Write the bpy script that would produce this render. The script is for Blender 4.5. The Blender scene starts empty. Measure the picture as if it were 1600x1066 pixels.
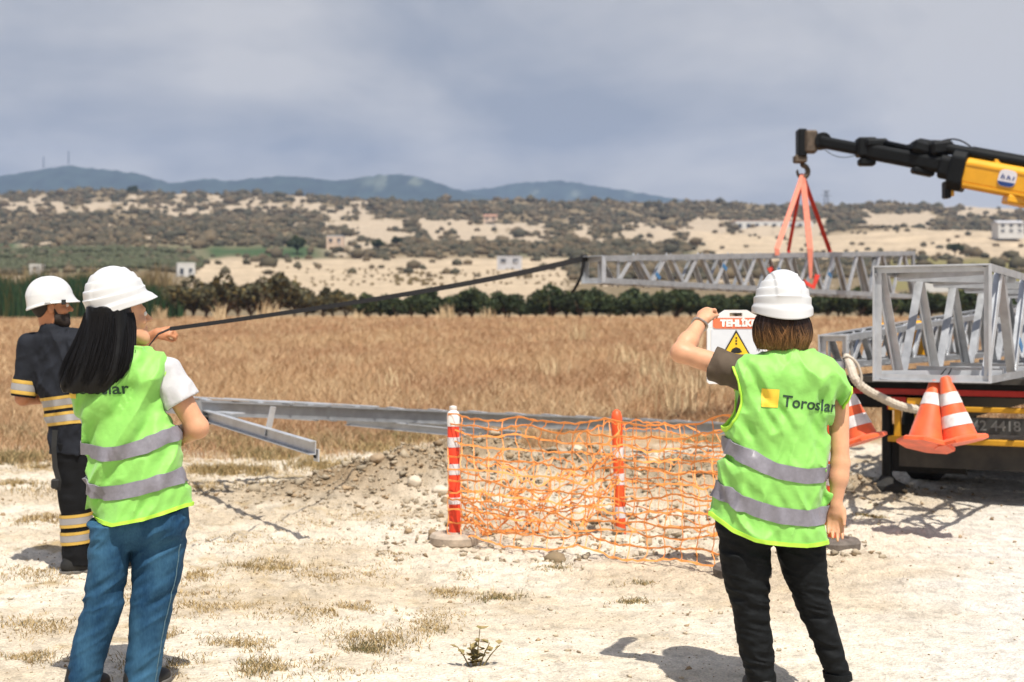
import bpy, bmesh, math, random
import numpy as np
from mathutils import Vector, Matrix

# ------------------------------------------------------------------ camera, sky, sun
scene = bpy.context.scene
C = scene.collection
F_PX, HOR, CAMH = 2222.0, 510.0, 1.5          # focal length and horizon in photograph pixels, eye height

cam_d = bpy.data.cameras.new('camera')
cam = bpy.data.objects.new('camera', cam_d)
C.objects.link(cam)
cam.location = (0, 0, CAMH)
cam.rotation_euler = (math.radians(90), 0, 0)
cam_d.sensor_width = 36
cam_d.lens = F_PX / 1600 * 36
cam_d.shift_y = (HOR - 533) / 1600
cam_d.clip_start = 0.1
cam_d.clip_end = 20000
cam_d.dof.use_dof = True
cam_d.dof.focus_distance = 6.2
cam_d.dof.aperture_fstop = 3.2
scene.camera = cam

SUN_T = Vector((-0.18, 0.48, -1.0)).normalized()      # the way the light travels
SUN_EL = math.asin(-SUN_T.z)
SUN_AZ = math.atan2(-SUN_T.x, -SUN_T.y)               # compass direction of the sun, from +Y to +X

world = bpy.data.worlds.new('World')
scene.world = world
world.use_nodes = True
wn, wl = world.node_tree.nodes, world.node_tree.links
wn.clear()
def N(t, **k):
    n = wn.new(t)
    for a, v in k.items(): setattr(n, a, v)
    return n
w_out = N('ShaderNodeOutputWorld'); w_bg = N('ShaderNodeBackground')
w_bg.inputs['Strength'].default_value = 0.1
w_sky = N('ShaderNodeTexSky', sky_type='NISHITA', sun_disc=False)
w_sky.sun_elevation = SUN_EL; w_sky.sun_rotation = SUN_AZ
w_sky.dust_density = 2.0
w_tc = N('ShaderNodeTexCoord')
w_sep = N('ShaderNodeSeparateXYZ'); wl.new(w_tc.outputs['Generated'], w_sep.inputs[0])
w_mz = N('ShaderNodeMath', operation='ADD'); w_mz.inputs[1].default_value = 0.34      # cloud deck seen in perspective
w_ab = N('ShaderNodeMath', operation='ABSOLUTE'); wl.new(w_sep.outputs[2], w_ab.inputs[0]); wl.new(w_ab.outputs[0], w_mz.inputs[0])
w_dx = N('ShaderNodeMath', operation='DIVIDE'); wl.new(w_sep.outputs[0], w_dx.inputs[0]); wl.new(w_mz.outputs[0], w_dx.inputs[1])
w_dy = N('ShaderNodeMath', operation='DIVIDE'); wl.new(w_sep.outputs[1], w_dy.inputs[0]); wl.new(w_mz.outputs[0], w_dy.inputs[1])
w_cmb = N('ShaderNodeCombineXYZ'); wl.new(w_dx.outputs[0], w_cmb.inputs[0]); wl.new(w_dy.outputs[0], w_cmb.inputs[1])
w_n1 = N('ShaderNodeTexNoise'); w_n1.inputs['Scale'].default_value = 1.9; w_n1.inputs['Detail'].default_value = 5; w_n1.inputs['Roughness'].default_value = 0.52
w_n1.inputs['Distortion'].default_value = 0.25
w_off = N('ShaderNodeVectorMath', operation='ADD'); w_off.inputs[1].default_value = (3.35, 7.1, 0.0)
wl.new(w_cmb.outputs[0], w_off.inputs[0]); wl.new(w_off.outputs[0], w_n1.inputs['Vector'])
w_r = N('ShaderNodeValToRGB')
w_r.color_ramp.elements[0].position = 0.37; w_r.color_ramp.elements[0].color = (2.55, 2.55, 2.72, 1)
w_r.color_ramp.elements[1].position = 0.57; w_r.color_ramp.elements[1].color = (5.9, 5.45, 4.95, 1)
w_e = w_r.color_ramp.elements.new(0.47); w_e.color = (4.25, 4.02, 3.85, 1)
wl.new(w_n1.outputs['Fac'], w_r.inputs[0])
w_mix = N('ShaderNodeMix', data_type='RGBA'); w_cov = N('ShaderNodeMapRange'); w_cov.inputs[1].default_value = 0.12; w_cov.inputs[2].default_value = 0.8; w_cov.inputs[3].default_value = 0.95; w_cov.inputs[4].default_value = 0.15   # broken cloud thins out overhead, where the sun comes through, shaped to darken shadows
wl.new(w_sep.outputs[2], w_cov.inputs[0]); wl.new(w_cov.outputs[0], w_mix.inputs[0])
wl.new(w_sky.outputs[0], w_mix.inputs[6]); wl.new(w_r.outputs[0], w_mix.inputs[7])
wl.new(w_mix.outputs[2], w_bg.inputs['Color']); wl.new(w_bg.outputs[0], w_out.inputs[0])

sun_d = bpy.data.lights.new('sun', 'SUN')
sun_d.energy = 5.0
sun_d.angle = math.radians(0.55)
sun_d.color = (1.0, 0.95, 0.86)
sun = bpy.data.objects.new('sun', sun_d); C.objects.link(sun)
sun.rotation_euler = SUN_T.to_track_quat('-Z', 'Y').to_euler()

scene.view_settings.view_transform = 'Standard'
scene.view_settings.look = 'None'
scene.view_settings.exposure = 0.34
scene.view_settings.gamma = 1.0
scene.cycles.use_denoising = True
scene.cycles.max_bounces = 6
scene.cycles.diffuse_bounces = 3
scene.cycles.glossy_bounces = 3
scene.cycles.transparent_max_bounces = 8
scene.cycles.volume_bounces = 0
scene.cycles.caustics_reflective = False
scene.cycles.caustics_refractive = False

# ------------------------------------------------------------------ helpers
rng = np.random.default_rng(11)
random.seed(5)

def at(px, py, d):
    """a point of the place: photograph pixel and distance from the eye along the view axis, in metres"""
    s = F_PX / d
    return np.array(((px - 800) / s, d, CAMH - (py - HOR) / s))

def _hash(ix, iy, iz, seed):
    h = (ix.astype(np.int64) * 374761393 + iy.astype(np.int64) * 668265263 + iz.astype(np.int64) * 1274126177 + seed * 974711) & 0xffffffff
    h = ((h ^ (h >> 13)) * 1103515245) & 0xffffffff
    h = ((h ^ (h >> 16)) * 2246822519) & 0xffffffff
    return ((h ^ (h >> 15)) & 0xffffff) / float(0xffffff)

def vnoise(P, seed=0):
    P = np.asarray(P, float)
    I = np.floor(P).astype(np.int64); f = P - I; u = f * f * (3 - 2 * f)
    r = 0
    for dx in (0, 1):
        wx = u[..., 0] if dx else 1 - u[..., 0]
        for dy in (0, 1):
            wy = u[..., 1] if dy else 1 - u[..., 1]
            for dz in (0, 1):
                wz = u[..., 2] if dz else 1 - u[..., 2]
                r = r + wx * wy * wz * _hash(I[..., 0] + dx, I[..., 1] + dy, I[..., 2] + dz, seed)
    return r

def fbm(P, oct=4, seed=0, gain=0.5):
    a, s, t = 1.0, 0.0, 0.0
    P = np.asarray(P, float)
    for o in range(oct):
        s = s + a * vnoise(P * 2 ** o, seed + o * 17); t += a; a *= gain
    return s / t

def fbm2(x, y, oct=4, seed=0, gain=0.5):
    return fbm(np.stack([x, y, np.zeros_like(x) + 0.37], -1), oct, seed, gain)

def sstep(a, b, x):
    t = np.clip((x - a) / (b - a), 0, 1); return t * t * (3 - 2 * t)

# ---- materials
MATS = {}
def nt_mat(name):
    m = bpy.data.materials.new(name); m.use_nodes = True
    nt = m.node_tree; b = nt.nodes['Principled BSDF']
    MATS[name] = m
    return m, nt, b

def mat(name, col, rough=0.6, metal=0.0, var=0.12, scale=12.0, bump=0.0, bscale=60.0, spec=0.4, stretch=None,
        col2=None, coat=0.0, sheen=0.0, sss=0.0, attr=False, trans=0.0, bdist=0.01, obj_coord=True, rvar=0.0):
    """procedural surface: base colour broken up by noise, fine relief by bump"""
    m, nt, b = nt_mat(name)
    nd, lk = nt.nodes, nt.links
    tc = nd.new('ShaderNodeTexCoord')
    vec = tc.outputs['Object']
    if stretch:
        mp = nd.new('ShaderNodeMapping'); mp.inputs['Scale'].default_value = stretch
        lk.new(vec, mp.inputs[0]); vec = mp.outputs[0]
    n = nd.new('ShaderNodeTexNoise'); n.inputs['Scale'].default_value = scale; n.inputs['Detail'].default_value = 6
    n.inputs['Roughness'].default_value = 0.6
    lk.new(vec, n.inputs['Vector'])
    r = nd.new('ShaderNodeValToRGB')
    c2 = col2 or tuple(min(1, c * (1 + var)) for c in col)
    c1 = col if col2 else tuple(c * (1 - var) for c in col)
    r.color_ramp.elements[0].position = 0.32; r.color_ramp.elements[0].color = (*c1, 1)
    r.color_ramp.elements[1].position = 0.68; r.color_ramp.elements[1].color = (*c2, 1)
    lk.new(n.outputs['Fac'], r.inputs[0])
    src = r.outputs[0]
    if attr:
        at_ = nd.new('ShaderNodeAttribute'); at_.attribute_name = 'Col'
        mx = nd.new('ShaderNodeMix'); mx.data_type = 'RGBA'; mx.blend_type = 'MULTIPLY'; mx.inputs[0].default_value = 1
        lk.new(src, mx.inputs[6]); lk.new(at_.outputs['Color'], mx.inputs[7]); src = mx.outputs[2]
    lk.new(src, b.inputs['Base Color'])
    b.inputs['Roughness'].default_value = rough
    if rvar:
        mr = nd.new('ShaderNodeMapRange'); mr.inputs[3].default_value = rough - rvar; mr.inputs[4].default_value = rough + rvar
        lk.new(n.outputs['Fac'], mr.inputs[0]); lk.new(mr.outputs[0], b.inputs['Roughness'])
    b.inputs['Metallic'].default_value = metal
    b.inputs['Specular IOR Level'].default_value = spec
    if coat: b.inputs['Coat Weight'].default_value = coat; b.inputs['Coat Roughness'].default_value = 0.15
    if sheen: b.inputs['Sheen Weight'].default_value = sheen
    if sss:
        b.inputs['Subsurface Weight'].default_value = sss; b.inputs['Subsurface Radius'].default_value = (0.012, 0.005, 0.003)
    if trans:
        b.inputs['Transmission Weight'].default_value = 0
    if bump:
        n2 = nd.new('ShaderNodeTexNoise'); n2.inputs['Scale'].default_value = bscale; n2.inputs['Detail'].default_value = 4
        lk.new(vec, n2.inputs['Vector'])
        bp = nd.new('ShaderNodeBump'); bp.inputs['Strength'].default_value = bump; bp.inputs['Distance'].default_value = bdist
        lk.new(n2.outputs['Fac'], bp.inputs['Height']); lk.new(bp.outputs[0], b.inputs['Normal'])
    return m

# ---- mesh building
def link(name, me, m, parent=None, loc=None):
    o = bpy.data.objects.new(name, me); C.objects.link(o)
    if m is not None and len(me.materials) == 0: me.materials.append(MATS[m] if isinstance(m, str) else m)
    if parent is not None: o.parent = parent
    if loc is not None: o.location = loc
    return o

def mesh_np(name, V, F, smooth=False, col=None):
    V = np.asarray(V, np.float32); F = np.asarray(F, np.int32)
    me = bpy.data.meshes.new(name)
    k = F.shape[1]
    me.vertices.add(len(V)); me.vertices.foreach_set('co', V.ravel())
    me.loops.add(F.size); me.loops.foreach_set('vertex_index', F.ravel())
    me.polygons.add(len(F))
    me.polygons.foreach_set('loop_start', np.arange(0, F.size, k, dtype=np.int32))
    me.polygons.foreach_set('loop_total', np.full(len(F), k, np.int32))
    if smooth: me.polygons.foreach_set('use_smooth', np.ones(len(F), bool))
    if col is not None:
        a = me.color_attributes.new('Col', 'FLOAT_COLOR', 'POINT')
        c = np.ones((len(V), 4), np.float32); c[:, :3] = col
        a.data.foreach_set('color', c.ravel())
    me.update(calc_edges=True); me.validate()
    return me

class MB:
    """collects boxes, tubes and strips into one mesh"""
    def __init__(s): s.v = []; s.f = []; s.smooth = False
    def add(s, V, F):
        o = len(s.v); s.v += [tuple(map(float, p)) for p in V]; s.f += [tuple(i + o for i in f) for f in F]; return s
    def box(s, c, size, R=None):
        c = np.array(c, float); h = np.array(size, float) / 2
        V = [np.array((x, y, z)) * h for x in (-1, 1) for y in (-1, 1) for z in (-1, 1)]
        if R is not None: V = [np.array(R @ Vector(v)) for v in V]
        return s.add([c + v for v in V], [(0,1,3,2),(4,6,7,5),(0,4,5,1),(2,3,7,6),(0,2,6,4),(1,5,7,3)])
    def prism(s, prof, a, b, up=(0, 0, 1)):
        """profile [(u,v)] swept from a to b; v along up"""
        a, b = np.array(a, float), np.array(b, float); t = b - a; t /= np.linalg.norm(t)
        up = np.array(up, float); r = np.cross(t, up); r /= max(np.linalg.norm(r), 1e-9); w = np.cross(r, t)
        n = len(prof)
        V = [e + r * u + w * v for e in (a, b) for u, v in prof]
        Fs = [(i, (i + 1) % n, n + (i + 1) % n, n + i) for i in range(n)]
        return s.add(V, Fs + [tuple(range(n))[::-1], tuple(range(n, 2 * n))])
    def bar(s, a, b, w, h, up=(0, 0, 1)):
        return s.prism([(-w/2,-h/2),(w/2,-h/2),(w/2,h/2),(-w/2,h/2)], a, b, up)
    def angle(s, a, b, L, th, up=(0, 0, 1), su=1, sv=1):
        """L profile, corner on the line a-b"""
        p = [(0,0),(su*L,0),(su*L,sv*th),(su*th,sv*th),(su*th,sv*L),(0,sv*L)]
        return s.prism(p if su*sv > 0 else p[::-1], a, b, up)
    def channel(s, a, b, H, W, th, up=(0, 0, 1), side=1):
        """C profile: web of height H, flanges of width W towards side"""
        p = [(0,-H/2),(side*W,-H/2),(side*W,-H/2+th),(side*th,-H/2+th),(side*th,H/2-th),(side*W,H/2-th),(side*W,H/2),(0,H/2)]
        return s.prism(p if side > 0 else p[::-1], a, b, up)
    def tube(s, pts, r, n=8, caps=True, flat=None):
        P = [np.array(p, float) for p in pts]; m = len(P)
        rr = r if hasattr(r, '__len__') else [r] * m
        V = []; prev = None
        for i in range(m):
            t = P[min(i + 1, m - 1)] - P[max(i - 1, 0)]; t /= max(np.linalg.norm(t), 1e-9)
            if prev is None:
                u = np.cross(t, (0, 0, 1)) if abs(t[2]) < .95 else np.cross(t, (1, 0, 0))
            else: u = prev - t * np.dot(prev, t)
            u /= max(np.linalg.norm(u), 1e-9); prev = u; w = np.cross(t, u)
            fx = flat if flat else 1
            for k in range(n):
                a = 2 * math.pi * k / n
                V.append(P[i] + (u * math.cos(a) * fx + w * math.sin(a)) * rr[i])
        Fs = [(i*n+k, i*n+(k+1)%n, (i+1)*n+(k+1)%n, (i+1)*n+k) for i in range(m-1) for k in range(n)]
        if caps: Fs += [tuple(range(n))[::-1], tuple(range((m-1)*n, m*n))]
        return s.add(V, Fs)
    def lathe(s, prof, c=(0, 0, 0), n=24, R=None, sx=1, sy=1):
        """profile [(r,z)] turned about the z axis"""
        V = []
        for r, z in prof:
            for k in range(n):
                a = 2 * math.pi * k / n; p = Vector((r * math.cos(a) * sx, r * math.sin(a) * sy, z))
                if R is not None: p = R @ p
                V.append(np.array(c, float) + np.array(p))
        m = len(prof)
        Fs = [(i*n+k, i*n+(k+1)%n, (i+1)*n+(k+1)%n, (i+1)*n+k) for i in range(m-1) for k in range(n)]
        Fs += [tuple(range(n))[::-1], tuple(range((m-1)*n, m*n))]
        return s.add(V, Fs)
    def build(s, name, m, parent=None, base=(0, 0, 0), smooth=False, bevel=0.0, auto=None):
        me = bpy.data.meshes.new(name)
        b = np.array(base, float)
        me.from_pydata([tuple(np.array(v) - b) for v in s.v], [], s.f)
        if bevel or True:
            bm = bmesh.new(); bm.from_mesh(me)
            bmesh.ops.recalc_face_normals(bm, faces=bm.faces)
            if bevel: bmesh.ops.bevel(bm, geom=list(bm.edges), offset=bevel, segments=1, affect='EDGES', profile=0.7)
            bm.to_mesh(me); bm.free()
        if smooth:
            me.polygons.foreach_set('use_smooth', np.ones(len(me.polygons), bool))
            if auto is not None: me.set_sharp_from_angle(angle=math.radians(auto))
        me.update()
        return link(name, me, m, parent)

def thing(name, label, cat, loc=(0, 0, 0), group=None):
    o = bpy.data.objects.new(name, None); C.objects.link(o); o.location = tuple(map(float, loc))
    o.empty_display_size = 0.1
    return tag(o, label, cat, group)
def tag(o, label=None, cat=None, group=None, kind=None):
    if label: o['label'] = label
    if cat: o['category'] = cat
    if group: o['group'] = group
    if kind: o['kind'] = kind
    return o
def copy_tree(o, parent=None):
    c = o.copy(); C.objects.link(c)
    if parent is not None: c.parent = parent
    for ch in list(o.children): copy_tree(ch, c)
    return c

# ---- signed distance shapes and surface nets, for bodies, clothes and stones
def cap(P, a, b, ra, rb=None):
    rb = ra if rb is None else rb
    a, b = np.asarray(a, float), np.asarray(b, float); ab = b - a
    t = np.clip(((P - a) @ ab) / max(ab @ ab, 1e-12), 0, 1)
    return np.linalg.norm(P - a - t[:, None] * ab, axis=1) - (ra + t * (rb - ra))
def ell(P, c, r, R=None):
    q = P - np.asarray(c, float)
    if R is not None: q = q @ np.asarray(R, float)
    r = np.asarray(r, float)
    k0 = np.linalg.norm(q / r, axis=1); k1 = np.linalg.norm(q / (r * r), axis=1)
    return k0 * (k0 - 1) / np.maximum(k1, 1e-6)
def smin(a, b, k):
    h = np.clip(0.5 + 0.5 * (b - a) / k, 0, 1); return b + (a - b) * h - k * h * (1 - h)
def smax(a, b, k): return -smin(-a, -b, k)

class Loft:
    """upright limb or trunk: left and right edge, depth centre and half depth at a run of heights"""
    def __init__(s, z, xl, xr, yc, b, n=2.3, sm=0.03):
        o = np.argsort(z); z = np.array(z, float)[o]
        def arr(v): return (np.full(len(z), float(v)) if np.isscalar(v) else np.array(v, float)[o])
        s.zs = np.linspace(z[0], z[-1], 240); s.n = n
        dz = s.zs[1] - s.zs[0]; kk = max(1, int(sm / dz)); ker = np.hanning(2 * kk + 3); ker /= ker.sum()
        def tab(v):
            t = np.interp(s.zs, z, arr(v)); return np.convolve(np.pad(t, kk + 1, mode='edge'), ker, 'valid')
        xl, xr = tab(xl), tab(xr)
        s.cx = (xl + xr) / 2; s.a = (xr - xl) / 2; s.cy = tab(yc); s.b = tab(b)
    def at(s, z): return [np.interp(z, s.zs, t) for t in (s.cx, s.a, s.cy, s.b)]
    def d(s, P):
        z = np.clip(P[:, 2], s.zs[0], s.zs[-1]); cx, a, cy, b = s.at(z)
        qx, qy = np.abs(P[:, 0] - cx) / a, np.abs(P[:, 1] - cy) / b
        q = (qx ** s.n + qy ** s.n) ** (1 / s.n)
        g = (q - 1) * np.minimum(a, b)
        return np.maximum(g, np.maximum(P[:, 2] - s.zs[-1], s.zs[0] - P[:, 2]))

def sdf_mesh(name, f, lo, hi, h, smooth=True, relax=0):
    B = 8
    lo, hi = np.array(lo, float), np.array(hi, float)
    nb = np.ceil((hi - lo) / (h * B)).astype(int); n = nb * B
    ax = [lo[i] + (np.arange(nb[i]) + 0.5) * B * h for i in range(3)]
    G = np.stack(np.meshgrid(*ax, indexing='ij'), -1).reshape(-1, 3)
    dc = f(G).reshape(nb)
    D = np.repeat(np.repeat(np.repeat(dc, B, 0), B, 1), B, 2).astype(np.float32)
    act = np.argwhere(np.abs(dc) < B * h * 0.9 * 1.9 + 0.004)
    l = np.arange(B)
    loc = np.stack(np.meshgrid(l, l, l, indexing='ij'), -1).reshape(-1, 3)
    for i0 in range(0, len(act), 400):
        A = act[i0:i0 + 400]
        idx = (A[:, None, :] * B + loc[None]).reshape(-1, 3)
        D[idx[:, 0], idx[:, 1], idx[:, 2]] = f(lo + (idx + 0.5) * h)
    D[0] = D[-1] = 1; D[:, 0] = D[:, -1] = 1; D[:, :, 0] = D[:, :, -1] = 1
    S = D < 0
    cnt = np.zeros(tuple(n - 1), np.int8)
    cor = [(a, b, c) for a in (0, 1) for b in (0, 1) for c in (0, 1)]
    for a, b, c in cor: cnt += S[a:n[0]-1+a, b:n[1]-1+b, c:n[2]-1+c]
    cell = np.argwhere((cnt > 0) & (cnt < 8))
    idx = np.full(tuple(n - 1), -1, np.int32); idx[tuple(cell.T)] = np.arange(len(cell))
    val = np.stack([D[cell[:, 0]+a, cell[:, 1]+b, cell[:, 2]+c] for a, b, c in cor], 1).astype(float)
    acc = np.zeros((len(cell), 3)); w = np.zeros(len(cell))
    for i in range(8):
        for j in range(i + 1, 8):
            ci, cj = np.array(cor[i]), np.array(cor[j])
            if np.abs(ci - cj).sum() != 1: continue
            m = (val[:, i] < 0) != (val[:, j] < 0)
            t = val[m, i] / (val[m, i] - val[m, j])
            acc[m] += ci + t[:, None] * (cj - ci); w[m] += 1
    V = lo + (cell + acc / w[:, None] + 0.5) * h
    quads = []
    for axis in range(3):
        o1, o2 = [(1, 2), (2, 0), (0, 1)][axis]
        sl0 = [slice(1, n[k] - 1) for k in range(3)]; sl1 = list(sl0)
        sl0[axis] = slice(0, n[axis] - 1); sl1[axis] = slice(1, n[axis])
        A, Bv = S[tuple(sl0)], S[tuple(sl1)]
        e = np.argwhere(A != Bv)
        if not len(e): continue
        flip = A[tuple(e.T)]
        off = np.array([1, 1, 1]); off[axis] = 0
        e = e + off
        def g(d1, d2):
            q = e.copy(); q[:, o1] -= d1; q[:, o2] -= d2; return idx[tuple(q.T)]
        Q = np.stack([g(1, 1), g(0, 1), g(0, 0), g(1, 0)], 1)
        Q[~flip] = Q[~flip][:, ::-1]
        quads.append(Q)
    Q = np.concatenate(quads); Q = Q[(Q >= 0).all(1)]
    if relax:
        E = np.concatenate([Q[:, [0, 1]], Q[:, [1, 2]], Q[:, [2, 3]], Q[:, [3, 0]]])
        for it in range(relax):
            for lam in (0.5, -0.52):
                s_ = np.zeros_like(V); c_ = np.zeros(len(V))
                np.add.at(s_, E[:, 0], V[E[:, 1]]); np.add.at(c_, E[:, 0], 1)
                np.add.at(s_, E[:, 1], V[E[:, 0]]); np.add.at(c_, E[:, 1], 1)
                V = V + lam * (s_ / np.maximum(c_, 1)[:, None] - V)
    return V, Q

# ------------------------------------------------------------------ the ground
HEAP = [(-1.5, 12.35, .14), (-1.0, 12.6, .36), (-0.3, 12.9, .46), (0.6, 12.8, .38), (1.6, 12.6, .34), (2.6, 12.6, .22)]
def gz(x, y, fine=True):
    x = np.asarray(x, float); y = np.asarray(y, float)
    far = np.maximum(0, y - 22)
    z = 2.05 * (far / 90) ** 1.12 * sstep(0, 6, far)
    near = 1 - sstep(30, 60, np.hypot(x, y))
    road = sstep(0, 1.2, x - (0.75 + (y - 5) * 0.36)) * (1 - sstep(17, 22, y))
    rough = (1 - road) * sstep(7.2, 9.5, y) * near
    z = z + near * (fbm2(x * 0.55, y * 0.55, 3, 3) - 0.5) * 0.09 * (0.25 + 0.75 * rough)
    hs = [h * np.exp(-(((x - hx) / 0.75) ** 2 + ((y - hy) / 0.55) ** 2)) for hx, hy, h in HEAP]
    heap = np.max(hs, 0)
    z = z + heap * (0.72 + 0.56 * fbm2(x * 2.3, y * 2.3, 3, 31))
    pit = np.exp(-(((x - 0.75) / 0.9) ** 4 + ((y - 10.75) / 0.42) ** 4))
    z = z - 0.26 * pit * (0.7 + 0.6 * fbm2(x * 2, y * 2, 2, 9))
    if fine:
        lum = fbm2(x * 4.5, y * 4.5, 4, 7)
        z = z + rough * (np.abs(lum - 0.5) * -0.30 + 0.045) * (0.45 + 0.8 * heap + 0.55 * pit) * (1 - sstep(18, 24, y))
        z = z + near * (fbm2(x * 16, y * 16, 3, 21) - 0.5) * (1 - .6 * road) * (0.018 + 0.050 * rough + 0.30 * np.minimum(heap, .4))
    return z
def gzs(x, y): return float(gz(np.array([x]), np.array([y]))[0])

def polar_sheet(az, rad):
    A, R_ = np.meshgrid(az, rad, indexing='ij')
    na, nr = A.shape
    I = np.arange(na * nr).reshape(na, nr)
    F = np.stack([I[:-1, :-1], I[1:, :-1], I[1:, 1:], I[:-1, 1:]], -1).reshape(-1, 4)[:, ::-1]
    return np.sin(A) * R_, np.cos(A) * R_, F

az = np.radians(np.concatenate([np.arange(-180, -24, 3.0), np.arange(-24, 24, 0.085), np.arange(24, 180.1, 3.0)]))
rad = [0.2]
while rad[-1] < 128:
    r = rad[-1]; rad.append(r * (1.06 if r < 4 else 1.0058 if r < 18 else 1.02))
gx, gy, GF = polar_sheet(az, np.array(rad))
gzv = gz(gx.ravel(), gy.ravel()); gx, gy = gx.ravel(), gy.ravel()
def ground_col(x, y):
    n1 = fbm2(x * 0.7, y * 0.9, 4, 41); n2 = fbm2(x * 2.6, y * 3.4, 4, 43); n3 = fbm2(x * 9, y * 9, 3, 47)
    soil = np.array((0.60, 0.50, 0.37)); pale = np.array((0.74, 0.66, 0.54)); tan = np.array((0.41, 0.305, 0.165)); grit = np.array((0.70, 0.655, 0.59))
    road = sstep(0, 1.4, x - (0.6 + (y - 5) * 0.36) + (n2 - .5) * 1.2) * (1 - sstep(15, 20, y))
    c = soil + (pale - soil) * sstep(0.36, 0.62, n1)[:, None]
    g = sstep(0.53, 0.70, 0.62 * n2 + 0.38 * n3) * (1 - road) * (0.42 + 0.5 * sstep(-.5, -3, x) + .35 * sstep(13, 17, y))
    c = c + (tan - c) * np.clip(g, 0, 1)[:, None]
    heap = np.max([np.exp(-(((x - hx) / 0.8) ** 2 + ((y - hy) / 0.6) ** 2)) for hx, hy, h in HEAP], 0)
    c = c + (np.array((0.27, 0.19, 0.11)) - c) * (0.9 * heap)[:, None]
    pit = np.exp(-(((x - 0.75) / 1.0) ** 4 + ((y - 10.75) / 0.5) ** 4))
    c = c + (np.array((0.36, 0.265, 0.165)) - c) * (0.8 * pit)[:, None]
    c = c + (grit - c) * road[:, None]
    fld = sstep(15.5, 19.5, y + (n2 - .5) * 4 - 0.16 * np.maximum(x, 0))
    c = c + (np.array((0.42, 0.265, 0.135)) - c) * (0.92 * fld)[:, None]
    speck_shade = sstep(0.70, 0.76, vnoise(np.stack([x * 34, y * 22, x * 0], -1), 5)) * (1 - fld) * 0.35  # dark specks painted into the soil colour as shadows of small stones
    return c * (1 - speck_shade * .55)[:, None] * (0.86 + 0.28 * n3)[:, None]
m, nt, b = nt_mat('ground_soil')
nd, lk = nt.nodes, nt.links
tc = nd.new('ShaderNodeTexCoord'); ac = nd.new('ShaderNodeAttribute'); ac.attribute_name = 'Col'
def tnoise(sc, det=5, rough=0.6):
    n = nd.new('ShaderNodeTexNoise'); n.inputs['Scale'].default_value = sc; n.inputs['Detail'].default_value = det; n.inputs['Roughness'].default_value = rough
    lk.new(tc.outputs['Object'], n.inputs['Vector']); return n
n1, n2 = tnoise(7), tnoise(90, 3, 0.7)
vo = nd.new('ShaderNodeTexVoronoi'); vo.inputs['Scale'].default_value = 46; lk.new(tc.outputs['Object'], vo.inputs['Vector'])
mr = nd.new('ShaderNodeMapRange'); mr.inputs[1].default_value = 0.3; mr.inputs[2].default_value = 0.7; mr.inputs[3].default_value = 0.80; mr.inputs[4].default_value = 1.16
lk.new(n1.outputs['Fac'], mr.inputs[0])
mr2 = nd.new('ShaderNodeMapRange'); mr2.inputs[1].default_value = 0.32; mr2.inputs[2].default_value = 0.7; mr2.inputs[3].default_value = 0.68; mr2.inputs[4].default_value = 1.18
lk.new(n2.outputs['Fac'], mr2.inputs[0])
mu = nd.new('ShaderNodeMath'); mu.operation = 'MULTIPLY'; lk.new(mr.outputs[0], mu.inputs[0]); lk.new(mr2.outputs[0], mu.inputs[1])
mx = nd.new('ShaderNodeVectorMath'); mx.operation = 'SCALE'; lk.new(ac.outputs['Color'], mx.inputs[0]); lk.new(mu.outputs[0], mx.inputs['Scale'])
lk.new(mx.outputs[0], b.inputs['Base Color'])
b.inputs['Roughness'].default_value = 0.95; b.inputs['Specular IOR Level'].default_value = 0.15
ad = nd.new('ShaderNodeMath'); ad.operation = 'ADD'; lk.new(n2.outputs['Fac'], ad.inputs[0]); lk.new(vo.outputs['Distance'], ad.inputs[1])
bp = nd.new('ShaderNodeBump'); bp.inputs['Strength'].default_value = 0.8; bp.inputs['Distance'].default_value = 0.014
lk.new(ad.outputs[0], bp.inputs['Height']); lk.new(bp.outputs[0], b.inputs['Normal'])
me = mesh_np('ground', np.stack([gx, gy, gzv], -1), GF, True, ground_col(gx, gy))
tag(link('ground', me, 'ground_soil'), 'pale dry limestone ground running into the brown field', kind='structure')

# ------------------------------------------------------------------ hills beyond the field
CREST = ([-900, 0, 100, 200, 300, 450, 560, 700, 900, 1100, 1200, 1300, 1400, 1500, 1600, 2500],
         [312, 306, 300, 298, 305, 304, 312, 315, 319, 321, 320, 322, 320, 324, 327, 330])
TT = [0, .23, .45, .55, .78, 1.0]; TD = [124, 190, 330, 420, 640, 930]
def hill_point(px, t):
    px = np.asarray(px, float); t = np.asarray(t, float)
    yc = np.interp(px, *CREST)
    tc_ = np.clip(t, 0, 1)
    y = 496 + tc_ * (yc - 496)
    d = np.interp(tc_, TT, TD)
    z = CAMH + (HOR - y) * d / F_PX
    over = np.clip(t - 1, 0, 1)
    d = d + over * 2600
    z = z - sstep(0, 1, over) * z * 0.75
    x = (px - 800) / F_PX * d
    z = z + (fbm2(x / 60, d / 60, 3, 61) - 0.5) * np.clip((d - 140) / 500, 0, 1) * 9
    z = z + (fbm2(x / 13, d / 13, 3, 63) - 0.5) * np.clip((d - 140) / 500, 0, 1) * 3.5
    return x, d, z, y
def boxm(px, y, x0, x1, y0, y1, sx=14, sy=3):
    return sstep(x0 - sx, x0 + sx, px) * (1 - sstep(x1 - sx, x1 + sx, px)) * sstep(y0 - sy, y0 + sy, y) * (1 - sstep(y1 - sy, y1 + sy, y))
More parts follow.
